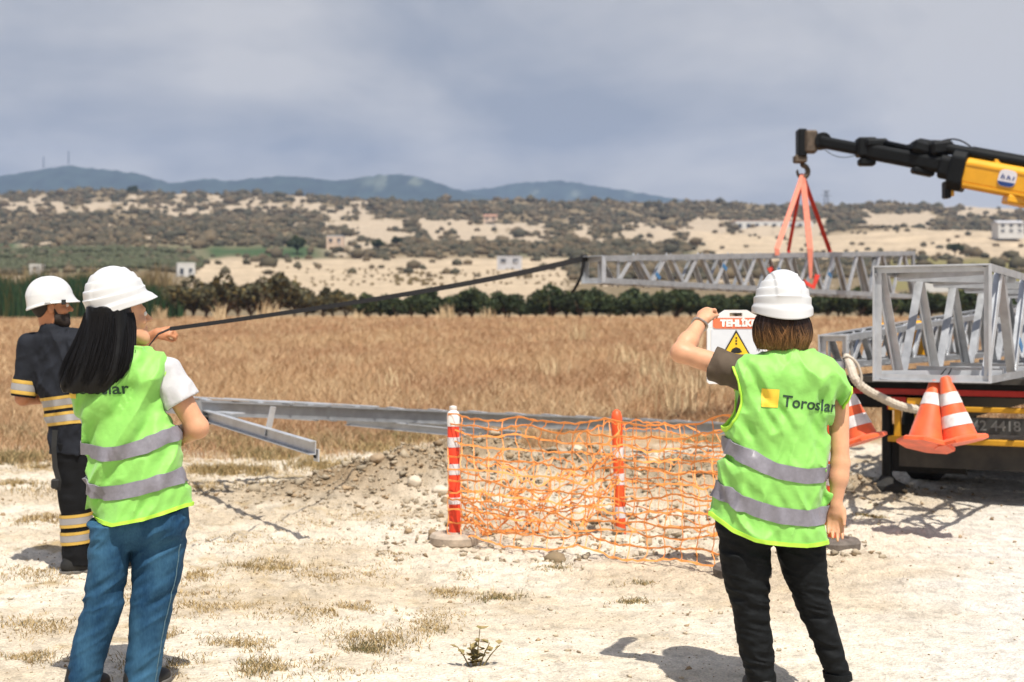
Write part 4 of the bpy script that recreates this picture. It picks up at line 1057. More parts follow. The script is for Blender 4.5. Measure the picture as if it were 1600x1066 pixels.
# ------------------------------------------------------------------ traffic cones
mat('cone_orange', (.78, .115, .03), .55, var=.25, scale=6, bump=.15, bscale=25, sheen=.2)
mat('cone_white', (.64, .61, .60), .55, var=.22, scale=14)
def cone(px, pyt, pxb, pyb, d, label, tilt_y=0.0, torn=False, wide=1.0):
    top, bot = at(px, pyt, d), at(pxb, pyb, d - tilt_y)
    v = top - bot; H = np.linalg.norm(v)
    R = Vector(v).normalized().to_track_quat('Z', 'Y').to_matrix()
    t = thing('traffic_cone', label, 'traffic cone', bot, 'orange traffic cones hung as markers')
    rb, rt2 = .135 * H / .5 * wide, .036 * H / .5
    def rad_(z): return rb + (rt2 - rb) * z
    MB().lathe([(rad_(.06), .06 * H), (rad_(.5), .5 * H), (rad_(.97), .97 * H), (rt2 * .8, H), (rt2 * .45, H), (rt2 * .4, H * .93)], (0, 0, 0), 28, R).build('cone_body', 'cone_orange', t, smooth=True, auto=50)
    prof = [(rad_(.08), .085 * H), (rb * 1.15, .07 * H), (rb * 1.35, .06 * H), (rb * 1.48, .035 * H), (rb * 1.47, -.01 * H), (rb * 1.1, -.005 * H)]
    MB().lathe(prof, (0, 0, 0), 8, R @ Matrix.Rotation(.39, 3, 'Z')).build('base_skirt', 'cone_orange', t, smooth=True, auto=40)
    for a, b_ in ((.57, .75), (.24, .42)):
        if torn and a < .3:
            n = 10; V = []; Fs = []
            a0 = -1.75
            for k in range(n):
                an = a0 + 1.1 * k / (n - 1); zc = .34; hw = .10 * math.sin(math.pi * (k + .6) / (n + .2)) * H
                for sz2 in (-1, 1):
                    z = zc * H + sz2 * hw; rr_ = rad_(z / H) + .003; V.append(np.array(R @ Vector((rr_ * math.cos(an), rr_ * math.sin(an), z))))
            for k in range(n - 1): Fs.append((2*k, 2*k+2, 2*k+3, 2*k+1))
            MB().add(V, Fs).build('reflective_collar', 'cone_white', t)
            continue
        MB().lathe([(rad_(a) - .001, a * H), (rad_(a) + .003, a * H + .001), (rad_(b_) + .003, b_ * H - .001), (rad_(b_) - .001, b_ * H)], (0, 0, 0), 28, R).build('reflective_collar', 'cone_white', t, smooth=True, auto=40)
    return t, top
c1_, top1 = cone(1463, 590, 1446, 697, 10.1, 'orange cone with a torn lower collar, left of the leaning pair', .12, True)
c2_, top2 = cone(1476, 589, 1502, 692, 10.0, 'orange cone with two white collars, right of the leaning pair', .10)
c3_, top3 = cone(1316, 596, 1348, 690, 10.6, 'orange cone hanging alone beside the woman in the brown shirt', .10, False)
mat('tie_wire', (.03, .03, .03), .5, metal=.5)
for tt_, tx in ((top1, 1470), (top2, 1478), (top3, 1308)):
    e = at(tx + 8, 583 if tx > 1400 else 557, 10.25 if tx > 1400 else 11.9)
    o = MB().tube([tt_ - (0, 0, .03), (tt_ + e) / 2 + (.02, 0, .03), e + (0, 0, .03)], .006, 5).build('tie_wire', 'tie_wire', None, tt_); o.location = tt_
    tag(o, 'dark wire tying the left cone of the pair to the frame' if tx == 1470 else 'dark wire tying the right cone of the pair to the frame' if tx == 1478 else 'dark wire holding the lone cone up', 'wire')

# ------------------------------------------------------------------ lying pole of two channels
pl = np.array((-2.66, 12.14)); pr = np.array((3.4, 17.6)); zl, zr = .80, .20
pa = pr - pl; pa /= np.linalg.norm(pa); pn_ = np.array((-pa[1], pa[0]))        # towards the back
if pn_[1] < 0: pn_ = -pn_
def pp(u, side, z=0.0):
    q = pl + (pr - pl) * u + pn_ * side; return np.array((q[0], q[1], zl + (zr - zl) * u + z))
base = pp(1, .3, -.15)
po = thing('steel_pole', 'long galvanised steel pole of two channels lying raised across the dig', 'steel pole', base)
WB0, WB1 = .78, .58
MB().channel(pp(0, 0), pp(1, 0), .125, .05, .008, side=1).build('channel', 'galvanised', po, base)
MB().channel(pp(0, WB0), pp(1, WB1), .125, .05, .008, side=-1).build('channel', 'galvanised', po, base)
nb_ = 15
for zz, nm, ph in ((.070, 'brace', 0), (-.070, 'brace', .5)):
    for k in range(nb_):
        u0 = .012 + (k + ph) / (nb_ + .6); u1 = u0 + .62 / nb_
        s0, s1 = (0.03, WB0 + (WB1 - WB0) * u1 - .03)
        if k % 2 and zz < 0: s0, s1 = s1, s0
        if u1 > .99: continue
        MB().bar(pp(u0, s0, zz), pp(u1, s1, zz), .05, .008).build(nm, 'galvanised_bright', po, base)
MB().bar(pp(0, 0.0, 0.0), pp(0, WB0, 0.0), .012, .13).build('end_plate', 'galvanised', po, base)
# long crossarm reaching towards us, its strut, end bracket
ca, cb = at(318, 647, 12.3), at(494, 700, 9.75)
arm = MB().channel(ca + (0, 0, .0), cb, .095, .05, .006, side=1).build('crossarm', 'galvanised_bright', po, base)
cv = (cb - ca) / np.linalg.norm(cb - ca)
MB().box(cb - cv * .05 + (0.02, 0, -.055), (.09, .01, .085), Matrix.Rotation(math.atan2(cv[1], cv[0]), 3, 'Z')).build('end_bracket', 'galvanised_bright', arm, base)
MB().lathe([(.017, -.01), (.017, .01)], cb - cv * .06 + (0.02, -.008, -.06), 12, Matrix.Rotation(math.pi / 2, 3, 'X')).build('bolt_hole', 'black_paint', arm, base)
MB().bar(ca + (cb - ca) * .62 + (0, 0, -.02), ca + (cb - ca) * .62 + (.05, -.02, .20), .045, .012, up=(.6, -.8, 0)).build('strut', 'galvanised_bright', po, base)
MB().box(ca + (.05, -.1, -.05), (.10, .12, .06)).build('bolt_block', 'black_paint', po, base, bevel=.01)
MB().bar(ca + (-.15, .1, .03), ca + (.35, -.28, .02), .16, .01).build('gusset', 'galvanised_bright', po, base)
for u, L_ in ((.235, .75), (.315, .8)):
    a, b_ = pp(u, .55, -.085), pp(u + .05, -L_, -.115)
    o = MB().channel(a, b_, .07, .04, .006, side=1).build('crossarm', 'galvanised_bright', po, base)
for u in (.06, .11, .175): MB().bar(pp(u - .02, .85, .08), pp(u + .05, -.06, .082), .06, .010).build('flat_bar', 'galvanised_bright', po, base)

# ------------------------------------------------------------------ striped posts, bases, safety net
mat('post_orange', (.74, .055, .02), .45, var=.14, scale=12, bump=.2, bscale=18)
mat('post_orange2', (.80, .10, .025), .45, var=.12, scale=12)
mat('tape_white', (.66, .64, .65), .45, var=.12, scale=20, bump=.25, bscale=30)
mat('post_white', (.78, .75, .72), .5, var=.06)
mat('dusty_base', (.40, .33, .26), .9, var=.25, scale=18, bump=.3, bscale=60)
mat('rubber_base', (.13, .11, .095), .9, var=.35, scale=18, bump=.4, bscale=50)
def post(px, pyb, pyt, pxt, d, label, kind, base_mat='dusty_base'):
    b0 = at(px, pyb, d); g = gzs(b0[0], d); b0[2] = g; top = at(pxt, pyt, d); v = top - b0; H = np.linalg.norm(v)
    R = Vector(v).normalized().to_track_quat('Z', 'Y').to_matrix()
    t = thing('delineator_post', label, 'post', b0, 'posts holding the orange safety net')
    MB().lathe([(.15, -.02), (.172, .0), (.176, .045), (.16, .066), (.10, .072), (.095, .062), (.06, .062), (.05, .075), (.01, .075)], (0, 0, 0), 32).build('base', base_mat, t, smooth=True, auto=40)
    rr_ = .0405 if kind != 'sign' else .03
    if kind == 'sign':
        MB().lathe([(rr_, .06), (rr_, H)], (0, 0, 0), 20, R).build('tube', 'post_orange', t, smooth=True, auto=40); return t, b0, R, H
    if kind == 'bottle':
        MB().lathe([(rr_, .06), (rr_, H * .86), (rr_ * .9, H * .87)], (0, 0, 0), 24, R).build('tube', 'post_orange', t, smooth=True, auto=40)
        MB().lathe([(rr_ * 1.06, H * .855), (rr_ * 1.08, H * .93), (rr_ * .95, H * .955), (rr_ * .62, H * .968), (rr_ * .58, H * .975), (rr_ * .66, H * .98), (rr_ * .62, H), (.005, H * 1.005)], (0, 0, 0), 24, R).build('cap', 'post_white', t, smooth=True, auto=40)
        bands = ((.70, .775), (.50, .58), (.285, .335))
    else:
        MB().lathe([(rr_, .03), (rr_, H * .80), (rr_ * .95, H * .82), (rr_ * 1.05, H * .84), (rr_ * 1.05, H * .94), (rr_ * .75, H * .985), (.008, H)], (0, 0, 0), 24, R).build('tube', 'post_orange2', t, smooth=True, auto=50)
        bands = ((.66, .735), (.475, .555), (.245, .325))
    for a, b_ in bands:
        MB().lathe([(rr_ - .001, a * H), (rr_ + .0022, a * H + .002), (rr_ + .0022, b_ * H - .002), (rr_ - .001, b_ * H)], (0, 0, 0), 24, R).build('reflective_band', 'tape_white', t, smooth=True, auto=40)
    return t, b0, R, H
P1, p1b, R1, H1 = post(711, 852, 635, 708, 9.72, 'red and white banded post with a white bottle cap on a pale round base', 'bottle')
P2, p2b, R2, H2 = post(971, 822, 640, 963, 10.68, 'orange topped banded post leaning inside the net enclosure', 'plain', 'rubber_base')
P3, p3b, R3, H3 = post(1160, 905, 590, 1158, 8.48, 'post on a black rubber base carrying the danger board', 'sign', 'rubber_base')
P4, p4b, R4, H4 = post(1303, 862, 650, 1300, 9.47, 'post mostly hidden behind the woman, on a dark rubber base', 'plain', 'rubber_base')

# danger board
mat('board_white', (.70, .69, .68), .5, var=.05); mat('board_panel', (.60, .62, .66), .4, var=.04)
mat('sign_red', (.72, .16, .07), .5, var=.08); mat('sign_yellow', (.80, .50, .02), .45, var=.05); mat('sign_black', (.012, .012, .012), .5); mat('sign_text', (.85, .78, .74), .5)
db = 8.42
def sp_(px, py, off=0.0): return at(px, py, db) + np.array((0, -off, 0))
sb = p3b
sg = thing('danger_board', 'white plastic danger board with red heading and yellow warning triangle behind the raised arm', 'sign', at(1152, 600, db))
sb = at(1152, 600, db)
def poly(name, pts, m_, th, off, par=sg):
    return plate([sp_(x, y, off) for x, y in pts], th, np.array((0, -1.0, 0))).build(name, m_, par, sb)
# board with a handle slot: frame pieces round the slot
poly('board', [(1105, 512), (1199, 512), (1199, 597), (1196, 600), (1108, 600), (1105, 597)], 'board_white', .03, .0)
for nm, q in (('handle', [(1105, 511.8), (1105, 503), (1133, 484.5), (1140, 484.5), (1140, 511.8)]), ('handle', [(1160, 484.5), (1167, 484.5), (1199, 503), (1199, 511.8), (1160, 511.8)]), ('handle', [(1140.05, 484.5), (1159.95, 484.5), (1159.95, 489), (1140.05, 489)]), ('handle', [(1140.05, 494.5), (1159.95, 494.5), (1159.95, 511.8), (1140.05, 511.8)])):
    poly(nm, q, 'board_white', .03, 0.0)
poly('face_panel', [(1111, 515), (1193, 515), (1193, 590), (1111, 590)], 'board_panel', .004, .004)
poly('heading', [(1114, 499), (1118, 497), (1188, 497), (1192, 499), (1192, 511), (1188, 513.5), (1118, 513.5), (1114, 511)], 'sign_red', .006, .006)
text_on('TEHLİKE', .053, sp_(1153, 505.5, .007), (1, 0, 0), (0, 0, 1), (0, -1, 0), 'sign_text', 'heading_text', sg, sb, .0035, .002)
tri = poly('warning_triangle', [(1150, 515.5), (1173, 556), (1127, 556)], 'sign_black', .004, .0075)
poly('triangle_field', [(1150, 520.5), (1169.5, 554), (1130.5, 554)], 'sign_yellow', .003, .0095, tri)
for y0, y1, w in ((527, 529.5, 1.4), (531.5, 534, 1.4), (536, 538.5, 1.4)):
    poly('warning_mark', [(1150 - w, y0), (1150 + w, y0), (1150 + w, y1), (1150 - w, y1)], 'sign_black', .002, .0115, tri)
poly('warning_mark', [(1141, 550), (1144, 545), (1150, 542.5), (1156, 545), (1159, 550), (1154, 552), (1146, 552)], 'sign_black', .002, .0115, tri)

# net: every strand a ribbon of its own
mat('net_orange', (.90, .33, .085), .5, var=.15, scale=20, spec=.4)
def net(label, TL, TR, BL, BR, nh, nv, seed, sag=.05, wob=.02, depth=.05, w=.0085, bunch=None, skip=()):
    r = np.random.default_rng(seed); TL, TR, BL, BR = map(np.array, (TL, TR, BL, BR))
    nu = nv * 3 + 1
    U, Vv = np.meshgrid(np.linspace(0, 1, nu), np.linspace(0, 1, nh), indexing='ij')
    if bunch is not None: Vv = Vv ** bunch
    Pn = (TL * (1 - U)[..., None] + TR * U[..., None]) * (1 - Vv)[..., None] + (BL * (1 - U)[..., None] + BR * U[..., None]) * Vv[..., None]
    Pn[..., 2] -= sag * 4 * U * (1 - U) * (1 - .4 * Vv)
    q = np.stack([U * 5 + seed, Vv * 4, U * 0], -1)
    Pn[..., 2] += (fbm(q * 1.3, 3, seed) - .5) * wob * 3 + (r.random(U.shape) - .5) * wob * .35
    Pn[..., 1] += (fbm(q * 1.1 + 9, 3, seed + 5) - .5) * depth * 3
    Pn[..., 0] += (fbm(q * 1.7 + 4, 2, seed + 8) - .5) * wob * 3 * np.sin(np.pi * U)
    base = (BL + BR) / 2; base[2] = gzs(base[0], base[1])
    gmin = gz(Pn[..., 0].ravel(), Pn[..., 1].ravel()).reshape(U.shape) + .012
    Pn[..., 2] = np.maximum(Pn[..., 2], gmin)
    t = thing('safety_net', label, 'safety net', base, 'orange plastic safety netting')
    for j in range(nh):
        pts = [Pn[i, j] for i in range(nu)]
        ww = [w * (1.55 if i % 3 == 0 else .95) for i in range(nu)]
        if r.random() < .5: ax_ = (0, .35, 1)
        else: ax_ = (0, -.3, 1)
        ribbon(pts, ww, .0035, ax_).build('strand', 'net_orange', t, base)
    for i in range(0, nu, 3):
        pts = []
        for j in range(nh):
            pts.append(Pn[i, j])
            if j < nh - 1: pts.append((Pn[i, j] + Pn[i, j + 1]) / 2 + np.array(((r.random() - .5) * .02, (r.random() - .5) * .015, 0)))
        ribbon(pts, w * .55, .003, (1, .3, 0)).build('cross_strand', 'net_orange', t, base)
    return t
net('near run of orange netting from the capped post to the danger board post', at(700, 645, 9.66), at(1168, 655, 8.44), at(700, 832, 9.66), at(1168, 885, 8.44), 12, 20, 3, sag=.04, wob=.042, depth=.09, w=.0105)
net('slack bunched orange netting hanging between the capped post and the leaning post', at(716, 700, 9.75), at(966, 652, 10.62), at(716, 838, 9.75), at(966, 800, 10.62), 13, 20, 5, sag=.20, wob=.10, depth=.16, bunch=.75, w=.010)
net('far run of orange netting behind the leaning post to the right', at(960, 652, 10.72), at(1310, 668, 9.5), at(960, 812, 10.72), at(1310, 845, 9.5), 12, 18, 7, sag=.05, wob=.05, depth=.07)

# ------------------------------------------------------------------ people
mat('skin_light', (.60, .315, .185), .5, var=.13, scale=11, sss=.12, bump=.08, bscale=120, bdist=.002)
mat('skin_tan', (.46, .20, .10), .5, var=.08, scale=18, sss=.1, bump=.1, bscale=120, bdist=.002)
mat('helmet_white', (.60, .605, .61), .30, var=.07, scale=7, coat=.25, bump=.03, bscale=30)
mat('vest_green', (.235, .555, .105), .6, var=.05, scale=9, bump=.55, bscale=11, bdist=.014, sheen=.15)
mat('vest_binding', (.42, .72, .06), .6, var=.06, scale=30)
mat('reflective_tape', (.205, .195, .225), .42, var=.10, scale=60, bump=.12, bscale=60)
mat('logo_yellow', (.85, .56, .05), .6, var=.05); mat('logo_black', (.02, .05, .03), .7)
mat('brown_tee', (.085, .062, .043), .85, var=.15, scale=20, bump=.3, bscale=40, bdist=.006)
mat('grey_tee', (.50, .50, .52), .85, var=.08, scale=20, bump=.3, bscale=30, bdist=.006)
mat('black_denim', (.0065, .0075, .0085), .75, spec=.15, var=.35, scale=30, bump=.4, bscale=26, bdist=.008, stretch=(1, 1, 1.6))
mat('navy_workwear', (.015, .017, .023), .8, spec=.15, var=.2, scale=15, bump=.3, bscale=20, bdist=.01)
mat('navy_trousers', (.008, .0085, .010), .8, spec=.15, var=.25, scale=15, bump=.3, bscale=20, bdist=.01)
mat('band_yellow', (.55, .35, .07), .6, var=.1); mat('band_grey', (.30, .29, .29), .45, var=.1)
mat('shoe_black', (.012, .012, .012), .6, var=.3); mat('shoe_sole', (.12, .11, .10), .8)
mat('hair_black', (.004, .0038, .004), .4, spec=.25, var=.4, scale=60, stretch=(1, 1, .06), bump=.5, bscale=160, bdist=.004)
mat('beard_black', (.018, .011, .008), .7, var=.4, scale=90, bump=.6, bscale=200, bdist=.003)
mat('metal_watch', (.45, .42, .38), .3, metal=.9, var=.3, scale=90)
mat('gold', (.75, .45, .12), .25, metal=.9); mat('nail_red', (.5, .01, .015), .3); mat('eye_white', (.7, .68, .65), .3)
# blue denim: worn lighter along the outer seam and thighs, with weave
m, nt, b = nt_mat('blue_denim'); nd, lk = nt.nodes, nt.links
tc = nd.new('ShaderNodeTexCoord'); n1 = nd.new('ShaderNodeTexNoise'); n1.inputs['Scale'].default_value = 9; n1.inputs['Detail'].default_value = 5
mp = nd.new('ShaderNodeMapping'); mp.inputs['Scale'].default_value = (1, 1, .35); lk.new(tc.outputs['Object'], mp.inputs[0]); lk.new(mp.outputs[0], n1.inputs['Vector'])
n2 = nd.new('ShaderNodeTexNoise'); n2.inputs['Scale'].default_value = 160; lk.new(mp.outputs[0], n2.inputs['Vector'])
ad = nd.new('ShaderNodeMath'); ad.operation = 'MULTIPLY_ADD'; lk.new(n2.outputs['Fac'], ad.inputs[0]); ad.inputs[1].default_value = .3; lk.new(n1.outputs['Fac'], ad.inputs[2])
cr_ = nd.new('ShaderNodeValToRGB'); cr_.color_ramp.elements[0].position = .45; cr_.color_ramp.elements[0].color = (.007, .038, .092, 1); cr_.color_ramp.elements[1].position = .88; cr_.color_ramp.elements[1].color = (.040, .118, .205, 1)
lk.new(ad.outputs[0], cr_.inputs[0]); lk.new(cr_.outputs[0], b.inputs['Base Color']); b.inputs['Roughness'].default_value = .85; b.inputs['Specular IOR Level'].default_value = .2
n3 = nd.new('ShaderNodeTexNoise'); n3.inputs['Scale'].default_value = 22; lk.new(tc.outputs['Object'], n3.inputs['Vector']); bpn = nd.new('ShaderNodeBump'); bpn.inputs['Strength'].default_value = .3; bpn.inputs['Distance'].default_value = .008
lk.new(n3.outputs['Fac'], bpn.inputs['Height']); lk.new(bpn.outputs[0], b.inputs['Normal'])
mat('denim_seam', (.09, .16, .20), .9, var=.3, scale=80)
# brown hair, lighter towards the ends
m, nt, b = nt_mat('hair_brown'); nd, lk = nt.nodes, nt.links
ac = nd.new('ShaderNodeAttribute'); ac.attribute_name = 'Col'; lk.new(ac.outputs['Color'], b.inputs['Base Color']); b.inputs['Roughness'].default_value = .42; b.inputs['Specular IOR Level'].default_value = .45
m, nt, b = nt_mat('hair_strands'); nd, lk = nt.nodes, nt.links
ac = nd.new('ShaderNodeAttribute'); ac.attribute_name = 'Col'; lk.new(ac.outputs['Color'], b.inputs['Base Color']); b.inputs['Roughness'].default_value = .34; b.inputs['Specular IOR Level'].default_value = .28

def sdf_obj(name, f, lo, hi, h, m_, parent, base, relax=1, col=None):
    V, Q = sdf_mesh(name, f, lo, hi, h, relax=relax)
    c = col(V) if col is not None else None
    return link(name, mesh_np(name, V - np.array(base), Q, True, c), m_, parent)

def ridge(P, sc, seed, oct=2):
    return 1 - np.abs(fbm(P * np.array(sc), oct, seed) * 2 - 1) * 2

def lofter(d, levels, yc, b, n=2.3, sm=.03):
    """levels: (photo y, left x, right x) of an outline at distance d"""
    L = np.array(levels, float); s = F_PX / d
    return Loft(CAMH - (L[:, 0] - HOR) / s, (L[:, 1] - 800) / s, (L[:, 2] - 800) / s, yc, b, n, sm)

def trace(f, P0, dirn, n=70, k=.6, off=0.0):
    """march points along directions until they meet the surface f = off"""
    P = P0.copy()
    for _ in range(n):
        dd = f(P) - off
        P = P + dirn * np.clip(dd * k, -.01, .05)[:, None]
    return P

def band(name, f, loft, zf, width, off, m_, parent, base, th0=0, th1=2 * math.pi, n=160, closed=True):
    """strip sewn round the surface f; zf gives its middle height from x"""
    th = np.linspace(th0, th1, n, endpoint=not closed)
    dirn = -np.stack([np.cos(th), np.sin(th), 0 * th], -1)
    def shot(z, of, it):
        cx, a, cy, b_ = loft.at(z)
        r0 = 1 / np.sqrt((np.cos(th) / a) ** 2 + (np.sin(th) / b_) ** 2) * 1.2 + .03
        return trace(f, np.stack([cx, cy, z], -1) - dirn * r0[:, None], dirn, it, .7, of)
    x = loft.cx.mean() - dirn[:, 0] * loft.a.mean()
    for it in range(2): x = shot(zf(x), off, 14)[:, 0]
    rowsP = [shot(zf(x) + dz * width, of, 22) for dz, of in ((-.5, off - .005), (-.5, off), (0, off), (.5, off), (.5, off - .005))]
    V = np.concatenate(rowsP); F_ = []
    m5 = len(rowsP)
    for r in range(m5 - 1):
        for k in range(n if closed else n - 1):
            k2 = (k + 1) % n; F_.append((r * n + k, r * n + k2, (r + 1) * n + k2, (r + 1) * n + k))
    me = mesh_np(name, V - np.array(base), F_, True); me.set_sharp_from_angle(angle=math.radians(45))
    return link(name, me, m_, parent)

def print_on(body, size, f, c, ang, m_, name, parent, base, bold=.0, off=.002, me=None, dirn=(0, 1, 0)):
    """flat print pressed on the surface f, seen from the camera side"""
    me = me or text_mesh(body, size, bold)
    bm = bmesh.new(); bm.from_mesh(me); bmesh.ops.triangulate(bm, faces=bm.faces)
    for _ in range(4):
        lo = [e for e in bm.edges if e.calc_length() > .009]
        if not lo: break
        bmesh.ops.subdivide_edges(bm, edges=lo, cuts=1); bmesh.ops.triangulate(bm, faces=bm.faces)
    bm.to_mesh(me); bm.free()
    co = np.array([v.co for v in me.vertices]); ca, sa = math.cos(ang), math.sin(ang)
    dv = np.array(dirn, float); dv /= np.linalg.norm(dv); rgt = np.cross(dv, (0, 0, 1)); rgt /= np.linalg.norm(rgt)
    u, v = co[:, 0] * ca - co[:, 1] * sa, co[:, 0] * sa + co[:, 1] * ca
    P0 = np.array(c) + u[:, None] * rgt + v[:, None] * np.array((0, 0, 1.0)) - dv * .3
    P = trace(f, P0, np.tile(dv, (len(co), 1)), 90, .5, off)
    me.vertices.foreach_set('co', (P - np.array(base)).astype(np.float32).ravel()); me.update()
    return link(name, me, m_, parent)
def square_mesh(w, h):
    me = bpy.data.meshes.new('square'); me.from_pydata([(-w/2, -h/2, 0), (w/2, -h/2, 0), (w/2, h/2, 0), (-w/2, h/2, 0)], [], [(0, 1, 2, 3)]); return me

def frame(fwd, tilt=0.0, roll=0.0):
    """head axes as columns: right, forward, up"""
    f = Vector(fwd).normalized(); r = f.cross(Vector((0, 0, 1))).normalized(); u = r.cross(f)
    M = Matrix((r, f, u)).transposed() @ Matrix.Rotation(roll, 3, 'Y') @ Matrix.Rotation(tilt, 3, 'X')
    return np.array(M)

def head_sdf(C0, M, k=1.0, beard=0.0):
    C0 = np.array(C0)
    def f(P):
        r = np.linalg.norm(P - C0, axis=1); d = r - .10; m_ = r < .24
        if m_.any(): d[m_] = fn(P[m_])
        return d
    def fn(P):
        q = (P - C0) @ M / k
        d = ell(q, (0, -.012, .028), (.076, .096, .098))
        d = smin(d, ell(q, (0, .028, -.048), (.056, .062, .07)), .035)
        d = smin(d, cap(q, (-.022, .072, -.098), (.022, .072, -.098), .02), .03)
        d = smin(d, cap(q, (-.05, .02, -.075), (-.025, .065, -.098), .02, .018), .03); d = smin(d, cap(q, (.05, .02, -.075), (.025, .065, -.098), .02, .018), .03)
        d = smin(d, cap(q, (-.03, .078, .022), (.03, .078, .022), .012), .02)
        d = smin(d, cap(q, (0, .086, .015), (0, .111, -.022), .008, .0125), .012)
        for s in (-1, 1):
            d = smin(d, ell(q, (s * .012, .096, -.027), (.009, .010, .007)), .008)
            d = smax(d, -ell(q, (s * .031, .098, .006), (.014, .014, .009)), .01)
            d = smin(d, ell(q, (s * .038, .062, -.025), (.025, .022, .02)), .02)
            e = ell(q, (s * .078, -.008, -.012), (.011, .021, .033)); e = smax(e, -ell(q, (s * .09, -.002, -.008), (.008, .011, .02)), .006)
            d = smin(d, e, .006)
        d = smin(d, ell(q, (0, .088, -.055), (.022, .010, .006)), .008); d = smin(d, ell(q, (0, .087, -.068), (.019, .010, .007)), .008)
        d = smax(d, -cap(q, (-.02, .101, -.0615), (.02, .101, -.0615), .0028), .004)
        return d * k
    return f

def hand_sdf(P, wrist, *a_, **k_):
    r = np.linalg.norm(P - np.array(wrist, float), axis=1); d = r - .12; m_ = r < .27
    if m_.any(): d[m_] = hand_sdf_near(P[m_], wrist, *a_, **k_)
    return d
def hand_sdf_near(P, wrist, pdir, nrm, side, curl, L=.178, spread=.12, thumb=.6):
    """palm from the wrist along pdir, nrm out of the palm; four unequal fingers with knuckles bent by curl and a thumb from the palm's side"""
    w = np.array(wrist, float); p = np.array(pdir, float); p /= np.linalg.norm(p)
    n = np.array(nrm, float); n -= p * np.dot(n, p); n /= np.linalg.norm(n); s = np.cross(p, n) * side
    k = L / .178
    M = np.stack([s, p, n], 1)
    d = ell(P, w + p * .046 * k, (.040 * k, .052 * k, .0155 * k), M)
    d = smin(d, cap(P, w, w + p * .03 * k, .025 * k, .026 * k), .015)
    d = smin(d, ell(P, w + p * .033 * k + s * .026 * k + n * .009 * k, (.017 * k, .030 * k, .014 * k), M), .012)
    for i, (ss, l0) in enumerate(((.029, .072), (.0098, .080), (-.0098, .074), (-.028, .058))):
        c = w + p * (.088 - .004 * abs(i - 1)) * k + s * ss * k
        ang = 0; pr_ = c - p * .012
        a_side = ss * spread * 8
        for sg_, (fr, cu) in enumerate(((.46, .55), (.31, .75), (.23, .55))):
            ang += curl * cu * (1 + .08 * i)
            dv = (p * math.cos(a_side) + s * math.sin(a_side)) * math.cos(ang) + n * math.sin(ang)
            e = pr_ + dv * l0 * fr * k * (1.15 if sg_ == 0 else 1)
            d = smin(d, cap(P, pr_, e, (.0098 - .0011 * sg_) * k, (.0090 - .0012 * sg_) * k), .0045 if sg_ else .006); pr_ = e
    t0 = w + p * .022 * k + s * .028 * k + n * .006 * k
    t1 = t0 + (p * .75 + s * .55 * thumb + n * .35) * .040 * k; t2 = t1 + (p * .92 + s * .15 * thumb + n * (.2 + .4 * curl)) * .030 * k
    d = smin(d, cap(P, t0, t1, .013 * k, .0105 * k), .010); d = smin(d, cap(P, t1, t2, .0105 * k, .008 * k), .004)
    return d

def helmet(name, C0, M, parent, base, style, k=1.0):
    """hard hat: ribbed shell with rim and peak (style 'ribbed') or smooth shell with a keel (style 'smooth')"""
    na, nv = 120, 130
    th = np.linspace(0, 2 * np.pi, na, endpoint=False); v = np.linspace(0, 1, nv)
    T, Vv = np.meshgrid(th, v, indexing='ij')
    fx, fy = np.cos(T), np.sin(T)                      # fy forward
    phi = Vv * np.pi / 2
    H = .150 if style == 'ribbed' else .150
    ax_, by = (.108, .119) if style == 'ribbed' else (.112, .140)
    rr_ = np.sin(phi) ** (1.06 if style == 'ribbed' else .95); zz = np.cos(phi) ** (1.0 if style == 'ribbed' else .92) * H
    rim = np.clip((Vv - .86) / .14, 0, 1)
    front = np.clip(fy, 0, 1) ** 2.2; back = np.clip(-fy, 0, 1) ** 1.5
    drop = rim * (.022 + .030 * back)
    if style == 'ribbed':
        lev = zz / H
        stp = np.zeros_like(lev)
        for z0 in (.88, .70, .50, .28):
            stp += sstep(z0 + .014, z0 - .014, lev) * .0048 - sstep(z0 - .02, z0 - .19, lev) * .0034
        keel = (1 - sstep(.040, .050, np.abs(fx * rr_ * ax_))) * sstep(.16, .30, lev) * .0060
        add = stp + keel
        add = add + .008 * sstep(.90, .945, Vv)
    else:
        keel = np.exp(-(fx * rr_ * ax_ / .020) ** 2) * .006 * sstep(.1, .3, zz / H)
        groove = -np.exp(-((np.abs(fx * rr_ * ax_) - .050) / .007) ** 2) * .0018 * sstep(.1, .3, zz / H)
        add = keel + groove + .006 * sstep(.965, .995, Vv)
    x = fx * rr_ * ax_ + fx * add; y = fy * rr_ * by + fy * add
    z = zz - drop + add * .5 * np.cos(phi)
    pk = front * rim ** 1.3
    y = y + pk * (.036 if style == 'ribbed' else .038); z = z + pk * -.006 + (front * rim * .010 if style == 'ribbed' else front * rim * .004)
    out = np.stack([x, y, z], -1)
    inn = np.stack([x * .965, y * .965, z - .004 * (1 - rim)], -1); inn[:, -1, 2] = z[:, -1] - .001
    V = np.concatenate([out.reshape(-1, 3), inn.reshape(-1, 3)]) * k
    idx = np.arange(na * nv).reshape(na, nv); nx_ = np.roll(idx, -1, 0)
    Fo = np.stack([idx[:, :-1], nx_[:, :-1], nx_[:, 1:], idx[:, 1:]], -1).reshape(-1, 4)
    Fi = Fo[:, ::-1] + na * nv
    Fr = np.stack([idx[:, -1], nx_[:, -1], nx_[:, -1] + na * nv, idx[:, -1] + na * nv], -1)
    Vw = V @ M.T + np.array(C0) - np.array(base)
    F_ = np.concatenate([Fo[:, ::-1], Fi[:, ::-1], Fr[:, ::-1]])
    return link(name, mesh_np(name, Vw, F_, True), 'helmet_white', parent)

